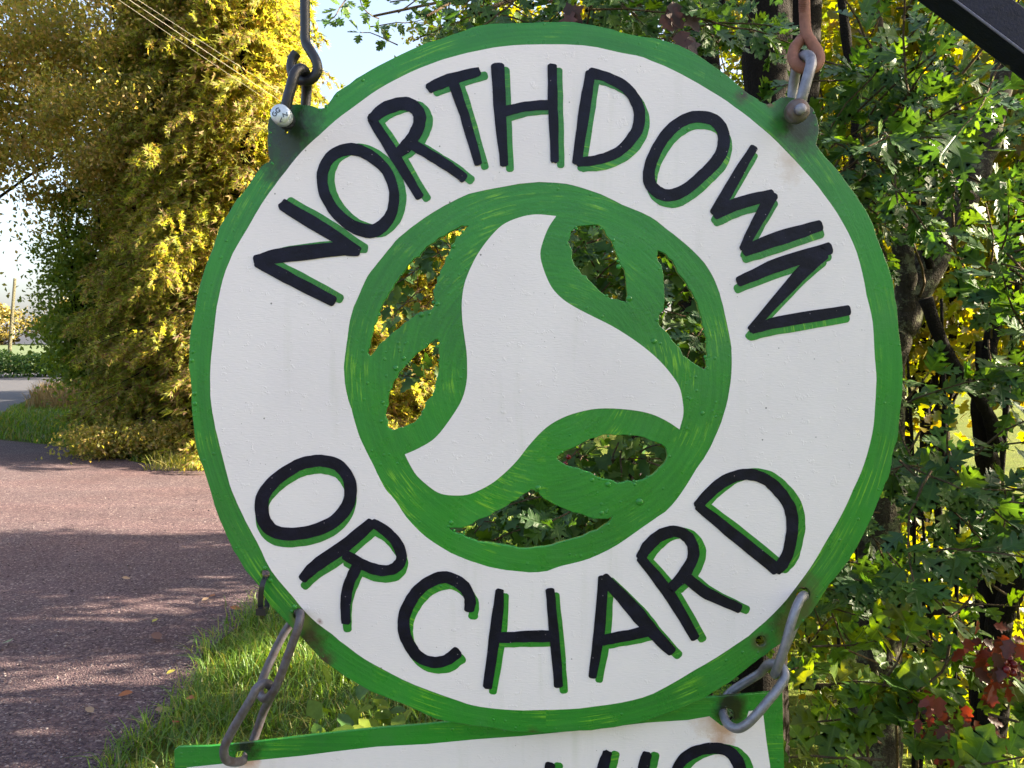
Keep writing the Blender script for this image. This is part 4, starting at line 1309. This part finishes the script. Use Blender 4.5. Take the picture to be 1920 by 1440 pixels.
LET = [
    ('N', -62, [([(530, 384, 10.5), (600, 426, 11.5), (671, 470, 8)], 0), ([(480, 488, 9), (530, 479, 13), (627, 468, 12), (672, 473, 7)], 0), ([(484, 491, 10), (550, 526, 11), (625, 565, 9)], 0)]),
    ('O', -43, [([(619, 296, 10), (605, 325, 9.5), (607, 356, 9.5), (616, 378, 9.5), (634, 403, 10), (661, 424, 11), (694, 434, 12), (718, 423, 11), (733, 402, 9.5), (739, 377, 9), (737, 350, 8.5), (725, 321, 9), (702, 298, 10), (675, 283, 10.5), (647, 281, 10.5)], 1)]),
    ('R', -27, [([(697, 223, 8), (740, 292, 9.5), (787, 369, 7.5)], 0), ([(697, 223, 9), (721, 205, 11.5), (750, 195, 11.5), (773, 199, 11.5), (786, 214, 11), (786, 233, 11), (777, 254, 11), (761, 275, 11), (744, 290, 8)], 0), ([(772, 270, 9), (800, 287, 9.5), (836, 309, 9), (870, 334, 8.5)], 0)]),
    ('T', -14, [([(805, 166, 9), (842, 150, 10.5), (897, 135, 8)], 0), ([(849, 152, 9), (870, 215, 8.5), (897, 307, 7)], 0)]),
    ('H', -4, [([(933, 124, 11.5), (938, 213, 10.5), (945, 309, 7)], 0), ([(945, 210, 9), (985, 200, 8.5), (1034, 197, 8.5)], 0), ([(1035, 124, 8), (1037, 205, 8.5), (1040, 302, 7)], 0)]),
    ('D', 8, [([(1107, 137, 9), (1096, 204, 9.5), (1082, 305, 9)], 0), ([(1107, 137, 9), (1140, 146, 9), (1173, 165, 9.5), (1193, 192, 10), (1199, 221, 10), (1191, 250, 10), (1165, 281, 9), (1125, 299, 8.5), (1084, 304, 8)], 0)]),
    ('O', 26, [([(1321, 220, 10.5), (1342, 228, 10.5), (1355, 248, 10.5), (1356, 273, 10.5), (1346, 298, 10.5), (1323, 323, 10), (1294, 349, 10), (1265, 365, 10.5), (1240, 364, 10.5), (1222, 350, 10.5), (1216, 329, 10.5), (1223, 298, 10), (1242, 262, 10), (1267, 235, 10), (1294, 221, 10)], 1)]),
    ('W', 44, [([(1413, 277, 7), (1375, 340, 9.5), (1341, 400, 10)], 0), ([(1341, 402, 9), (1386, 381, 11), (1447, 365, 9)], 0), ([(1447, 366, 11), (1420, 415, 10), (1393, 466, 7)], 0), ([(1396, 470, 10), (1460, 447, 12.5), (1537, 423, 10)], 0)]),
    ('N', 62, [([(1385, 528, 9), (1460, 496, 12), (1555, 466, 11)], 0), ([(1540, 474, 15), (1495, 520, 11), (1407, 618, 7)], 0), ([(1410, 618, 7), (1460, 604, 10), (1590, 582, 9.5)], 0)]),
    ('O', 48, [([(607, 864, 10.5), (634, 872, 10.5), (652, 893, 10.5), (658, 920, 11), (651, 949, 11), (627, 977, 11), (590, 994, 11), (548, 1001, 11), (513, 995, 11.5), (495, 974, 12), (491, 945, 12), (499, 920, 11.5), (523, 895, 11), (557, 873, 10.5), (584, 865, 10.5)], 1)]),
    ('R', 36, [([(697, 981, 10), (645, 1024, 11.5), (590, 1062, 11), (568, 1085, 8)], 0), ([(699, 980, 8), (728, 999, 9), (747, 1023, 9.5), (753, 1047, 9.5), (740, 1065, 9.5), (714, 1069, 9.5), (682, 1059, 9.5), (648, 1040, 9)], 0), ([(669, 1063, 9.5), (654, 1096, 9.5), (648, 1132, 9), (649, 1166, 8)], 0)]),
    ('C', 17, [([(880, 1143, 9), (881, 1120, 10), (866, 1096, 10.5), (837, 1082, 10.5), (804, 1091, 10.5), (776, 1117, 10.5), (760, 1149, 10.5), (757, 1176, 10.5), (765, 1203, 10.5), (782, 1228, 10), (810, 1241, 9.5), (837, 1237, 10), (858, 1222, 10)], 0)]),
    ('H', 2, [([(937, 1107, 7.5), (930, 1176, 10), (914, 1287, 8)], 0), ([(932, 1195, 9), (985, 1193, 10), (1038, 1192, 10)], 0), ([(1031, 1106, 8), (1039, 1188, 8.5), (1047, 1285, 8)], 0)]),
    ('A', -12, [([(1131, 1083, 9), (1123, 1186, 9.5), (1111, 1268, 7.5)], 0), ([(1132, 1083, 9), (1186, 1140, 13), (1215, 1175, 12), (1259, 1221, 9)], 0), ([(1130, 1200, 9), (1170, 1192, 9.5), (1217, 1182, 10)], 0)]),
    ('R', -30, [([(1201, 1046, 8), (1250, 1107, 10.5), (1303, 1195, 8)], 0), ([(1201, 1045, 9), (1218, 1020, 10.5), (1241, 1002, 10.5), (1268, 996, 10), (1290, 1008, 10), (1300, 1030, 10), (1296, 1053, 10), (1281, 1078, 10.5), (1260, 1101, 9)], 0), ([(1289, 1085, 10), (1327, 1113, 10), (1386, 1140, 8.5)], 0)]),
    ('D', -50, [([(1308, 948, 8), (1334, 920, 10), (1365, 898, 10), (1400, 889, 10), (1434, 898, 10), (1461, 922, 10.5), (1481, 953, 10.5), (1485, 991, 10.5), (1479, 1028, 10), (1469, 1053, 10.5), (1455, 1068, 10)], 0), ([(1309, 949, 8), (1380, 1006, 10.5), (1455, 1067, 10.5)], 0)]),
]
for li, (ch, ang, strokes) in enumerate(LET):
    a = math.radians(ang)
    rx_, ry_ = (math.cos(a), math.sin(a))
    off = (rx_ * 10.5 - ry_ * 9.5, ry_ * 10.5 + rx_ * 9.5)
    mb, mg = MB(), MB()
    for k, (pts, cl) in enumerate(strokes):
        ribbon(mb, pts, cl, (0, 0), D - .0011, 1.08, li * 10 + k, k, .5, ragged=(li + k) % 3 == 0)
        ribbon(mg, pts, cl, off, D - .0006, .98, li * 10 + k + 500, k, .7)
    L_ = mb.build('letter', M['black'], sign)
    L_['label'] = f'black painted letter {ch}'
    g_ = mg.build('letter_shade', M['green_plain'], None)
    g_.parent = L_

# ---- the lower board
DB = D + .016
M['board_green'] = green_paint('green brushed paint on board', False, [(at(1378, 1340, D), .011, .022, .9, (.008, .008, .006)), (at(450, 1412, D), .006, .024, 1, (.010, .012, .008)), (at(760, 1362, D), .000, .012, 2.2, (.06, .03, .02)), (at(870, 1360, D), .002, .018, 2.2, (.05, .03, .02))])
M['board_white'] = white_paint('white paint on board', [(at(1362, 1362, D), .006, .018, .40, (.42, .16, .04)), (at(1345, 1352, D), .004, .030, .9, (.58, .42, .33)), (at(1378, 1342, D), .010, .015, .9, (.012, .010, .008)), (at(455, 1432, D), .004, .016, .7, (.5, .22, .07)), (at(1212, 1358, D), .001, .008, 1, (.5, .4, .34))])
board = empty('lower_board', at(900, 1700, DB), label='green-edged white board hanging by two chains below the round sign', cat='sign')
bo = [(328, 1407), (334, 1402), (394, 1400), (487, 1391), (612, 1376), (706, 1366), (800, 1358), (960, 1343), (1150, 1327), (1322, 1309), (1467, 1297), (1469, 1400), (1475, 1600), (1482, 1720), (900, 1760), (335, 1800), (330, 1600)]
sheet('panel', [jag(to_plane(bo, DB), .0003, 9), to_plane(circ(1363, 1342, 15), DB), to_plane(circ(452, 1420, 13), DB)], DB + .004, .004, M['board_green'], board, bevel=.0005)
wi = [(350, 1439), (456, 1428), (566, 1417), (628, 1409), (706, 1400), (800, 1395), (894, 1386), (978, 1380), (1090, 1369), (1212, 1355), (1290, 1350), (1330, 1343), (1352, 1360), (1376, 1364), (1398, 1352), (1404, 1333), (1430, 1331), (1437, 1390), (1444, 1437), (1447, 1600), (1450, 1690), (900, 1730), (370, 1770), (360, 1600)]
sheet('white_face', [to_plane(wi, DB)], DB, .0003, M['board_white'], board)
for li, (pts, g) in enumerate((([(1032, 1433, 10), (1028, 1460, 10), (1024, 1500, 10)], 1), ([(1139, 1411, 9), (1131, 1437, 11), (1121, 1500, 10)], 1), ([(1213, 1413, 9), (1207, 1437, 11), (1198, 1500, 10)], 1),
                               ([(1262, 1460, 9), (1275, 1430, 10), (1300, 1410, 11), (1337, 1402, 10), (1369, 1410, 11), (1386, 1437, 12), (1390, 1475, 11)], 1))):
    mb, mg = MB(), MB()
    ribbon(mb, pts, 0, (0, 0), DB - .0011, 1.0, 900 + li, 0, .5, ragged=True, depth=DB)
    ribbon(mg, pts, 0, (15, 2), DB - .0006, .9, 950 + li, 0, .7, depth=DB)
    L_ = mb.build('letter', M['black'], board)
    g_ = mg.build('letter_shade', M['green_plain'], None)
    g_.parent = L_


# ---- iron work
def loop3(pts, r, name, mat, parent, closed=True, n=6, seg=14, smooth=True, **k):
    P = [at(*p) for p in pts]
    S_ = smooth_pts([(q.x, q.y, q.z) for q in P], closed, n)
    return MB().tube([Vector(s) for s in S_], r, seg, closed).build(name, M[mat], parent, smooth, **k)


px = D / 1440.0
# left chain: two long links
tagk = 'chain links holding the lower board'
tag(loop3([(563, 1153, .790), (558, 1180, .783), (545, 1215, .782), (527, 1265, .783), (512, 1298, .787), (497, 1310, .797), (487, 1298, .812), (492, 1275, .822), (510, 1232, .826), (530, 1192, .828), (548, 1165, .828), (558, 1150, .817)], 8.2 * px, 'chain_link', 'chain_l', None),
    'upper link of the left chain, through the hole in the round sign', 'chain link', tagk)
tag(loop3([(510, 1290, .800), (497, 1281, .790), (482, 1290, .783), (470, 1312, .780), (450, 1345, .780), (430, 1380, .780), (420, 1405, .782), (424, 1424, .788), (441, 1429, .802), (458, 1424, .818), (468, 1405, .832), (482, 1370, .836), (494, 1335, .832), (508, 1305, .815)], 8.4 * px, 'chain_link', 'chain_l', None),
    'lower link of the left chain, through the corner of the lower board', 'chain link', tagk)
tag(loop3([(1506, 1117, .792), (1495, 1135, .784), (1483, 1170, .780), (1472, 1210, .780), (1460, 1245, .784), (1453, 1264, .795), (1456, 1258, .812), (1468, 1225, .822), (1484, 1185, .826), (1500, 1150, .826), (1508, 1122, .814)], 8.6 * px, 'chain_link', 'galv', None),
    'upper link of the right chain, bright grey, through the round sign', 'chain link', tagk)
tag(loop3([(1450, 1244, .806), (1466, 1250, .794), (1472, 1268, .788), (1460, 1290, .784), (1442, 1312, .781), (1420, 1338, .780), (1400, 1358, .782), (1382, 1366, .788), (1365, 1358, .798), (1357, 1342, .812), (1355, 1322, .828), (1368, 1300, .836), (1395, 1281, .836), (1425, 1262, .828), (1438, 1247, .816)], 8.6 * px, 'chain_link', 'galv', None),
    'lower link of the right chain, hooked into the rusty hole of the lower board', 'chain link', tagk)

# left hanger: black eye rod, shackle and zinc bolt
tag(loop3([(572, -170, .806), (571, -60, .806), (572, 40, .806), (573, 78, .806), (582, 95, .803), (593, 115, .800), (595, 132, .800), (586, 147, .800), (570, 152, .802), (552, 145, .806), (546, 128, .808), (548, 112, .809), (556, 99, .809)], 9.0 * px, 'eye_rod', 'black_iron', None, closed=False),
    'black iron eye rod above the left lug of the sign', 'hook', 'rods the sign hangs from')
e = empty('shackle', at(524, 215, .78), label='black bow shackle with a bright zinc bolt on the left lug', cat='shackle')
loop3([(533, 226, .784), (536, 200, .782), (545, 165, .782), (553, 138, .784), (565, 129, .792), (574, 140, .808), (575, 165, .822), (573, 195, .828), (571, 222, .830)], 9.6 * px, 'bow', 'black_iron', e, closed=False)
MB().lathe(at(533, 222, .776), (0, 1, 0), [(14 * px, 0), (16 * px, .002), (16 * px, .009), (14 * px, .011)], 20).build('boss', M['black_iron'], e, True)
bolt = MB().lathe(at(524.5, 213, .757), (0, 1, 0), [(15 * px, 0), (17.2 * px, .0010), (17.5 * px, .011), (14 * px, .013)], 22).build('bolt_head', M['zinc'], e, True)
MB().tube([at(525, 214, .765), at(536, 228, .835)], 9 * px, 12).build('bolt_shank', M['galv'], e, True)
for (s, x, y, rot) in (('G', 521, 207, -25), ('G', 515, 214, -70), ('Z', 534, 215, 75), ('7', 527, 224, 180)):
    cu = bpy.data.curves.new('mark', 'FONT')
    cu.body = s; cu.size = .0065; cu.align_x = 'CENTER'; cu.align_y = 'CENTER'; cu.extrude = .0001; cu.offset = .00008
    tmp = bpy.data.objects.new('tmp', cu); COL.objects.link(tmp)
    me = bpy.data.meshes.new_from_object(tmp.evaluated_get(bpy.context.evaluated_depsgraph_get()))
    bpy.data.objects.remove(tmp)
    q = at(x, y, .7567)
    me.transform(Matrix.Translation(q) @ Matrix.Rotation(math.radians(90), 4, 'X') @ Matrix.Rotation(math.radians(-rot), 4, 'Z'))
    me.materials.clear()
    mk = link('stamped_mark', me, M['ink'], None)
    mk.parent = bolt

# right hanger: rusty eye rod, galvanised shackle
tag(loop3([(1506, -170, .808), (1507, -60, .808), (1509, 30, .808), (1512, 62, .806), (1522, 80, .803), (1533, 98, .800), (1536, 113, .798), (1528, 126, .797), (1510, 129, .797), (1494, 122, .800), (1487, 108, .805), (1489, 92, .808), (1499, 78, .810), (1504, 72, .812)], 10.2 * px, 'eye_rod', 'rust_iron', None, closed=False),
    'rusty eye rod curled round the shackle above the right lug', 'hook', 'rods the sign hangs from')
rid = MB()
for i in range(9):
    yv = -6 + i * 3.4
    rid.tube([at(1508 + 10.6 * math.cos(u), yv, .808 + 10.6 * px * math.sin(u)) for u in [k * 2 * math.pi / 14 for k in range(14)]], .7 * px, 5, closed=True)
q = rid.build('thread_ridges', M['rust_iron'], None, True)
rod_r = [o for o in bpy.data.objects if o.name.startswith('eye_rod')][-1]
q.parent = rod_r
e = empty('shackle', at(1499, 205, .78), label='galvanised grey bow shackle on the right lug', cat='shackle')
loop3([(1499, 205, .786), (1503, 185, .780), (1510, 160, .778), (1517, 135, .778), (1521, 118, .781), (1517, 106, .789), (1507, 105, .802), (1497, 118, .814), (1491, 140, .822), (1487, 165, .827), (1484, 190, .829), (1482, 206, .829)], 9.8 * px, 'bow', 'galv', e, closed=False)
MB().lathe(at(1499, 205, .772), (0, 1, 0), [(17 * px, 0), (20.5 * px, .002), (21.5 * px, .006), (20.5 * px, .012), (17 * px, .014)], 24).build('boss', M['boss'], e, True)
MB().lathe(at(1503, 203, .766), (0, 1, 0), [(7.5 * px, 0), (9.8 * px, .0010), (10.2 * px, .008)], 18).build('bolt_end', M['galv'], e, True)
# cable tie
e = empty('cable_tie', at(493, 1110, D), label='black cable tie threaded through the empty hole at the lower left rim', cat='cable tie')
TL = [(500, 1080, .806), (497, 1084, .795), (492, 1096, .789), (489, 1118, .788), (489, 1140, .790), (494, 1148, .798), (500, 1140, .810), (502, 1120, .816), (502, 1095, .816)]
P_ = [at(*q) for q in TL]
S_ = smooth_pts([(q.x, q.y, q.z) for q in P_], True, 5)
m = MB(); b0 = 0
for i, s in enumerate(S_):
    s = Vector(s)
    tn = (Vector(S_[(i + 1) % len(S_)]) - Vector(S_[i - 1])).normalized()
    w = Vector((1, .25, 0)).normalized() * (4.8 * px)
    nn = tn.cross(w).normalized() * .0007
    for c in ((-1, -1), (1, -1), (1, 1), (-1, 1)): m.v.append(s + w * c[0] + nn * c[1])
N_ = len(S_)
for i in range(N_):
    a, b = 4 * i, 4 * ((i + 1) % N_)
    for k in range(4): m.f.append((a + k, a + (k + 1) % 4, b + (k + 1) % 4, b + k))
m.build('strap', M['tie'], e)
MB().box(at(491, 1146, .786), (.010, .007, .007)).build('lock', M['tie'], e)
MB().tube([at(491, 1150, .788), at(492, 1160, .789)], [.0035, .0015], 6).build('tail', M['moss'], e)

# gallows the sign hangs from: brace seen in the top right corner, arm and post outside the frame
e = empty('sign_gallows', (.90, .83, 0), label='black painted beam frame whose brace crosses the top right corner', cat='post')


def beam(name, a, b, w, roll):
    a, b = Vector(a), Vector(b)
    d = (b - a)
    q = d.to_track_quat('X', 'Z').to_matrix() @ Matrix.Rotation(roll, 3, 'X')
    m = MB().box((a + b) / 2, (d.length, w, w), q)
    o = m.build(name, M['beam'], e)
    bv = o.modifiers.new('edge', 'BEVEL'); bv.width = .003; bv.segments = 2
    return o


rp, rq = at(1790, 0, .80), at(1920, 98, .80)
c0, c1 = rp + (rq - rp) * ((.315 - rp.x) / (rq.x - rp.x)), rp + (rq - rp) * ((.862 - rp.x) / (rq.x - rp.x))
ax_ = (c1 - c0).normalized()
vw = (at(1855, 49, .80) - Vector((0, 0, CAM_H))).normalized()
e1 = (vw - ax_ * vw.dot(ax_)).normalized()
sc = ax_.cross(e1)
if sc.z < 0: sc = -sc
ph_ = math.radians(34)
dl, du = (-sc * math.sin(ph_) + e1 * math.cos(ph_)) * .0364, (sc * math.cos(ph_) + e1 * math.sin(ph_)) * .0364
m = MB()
for c in (c0, c1): m.v += [c, c + dl, c + dl + du, c + du]
m.f = [(0, 1, 5, 4), (1, 2, 6, 5), (2, 3, 7, 6), (3, 0, 4, 7), (3, 2, 1, 0), (4, 5, 6, 7)]
o = m.build('brace', M['beam'], e)
bv = o.modifiers.new('edge', 'BEVEL'); bv.width = .0022; bv.segments = 2
M['edge'] = plain('painted ridge highlight', (.16, .16, .26), .4)
MB().tube([c0 - e1 * .0002, c1 - e1 * .0002], .0013, 6).build('ridge_highlight', M['edge'], e)  # thin bluish tube laid on the ridge as a painted highlight line
beam('arm', (-.50, .82, .50 + CAM_H), (.853, .82, .50 + CAM_H), .06, 0)
beam('post', (.90, .83, -.02), (.90, .83, CAM_H + .62), .09, 0)
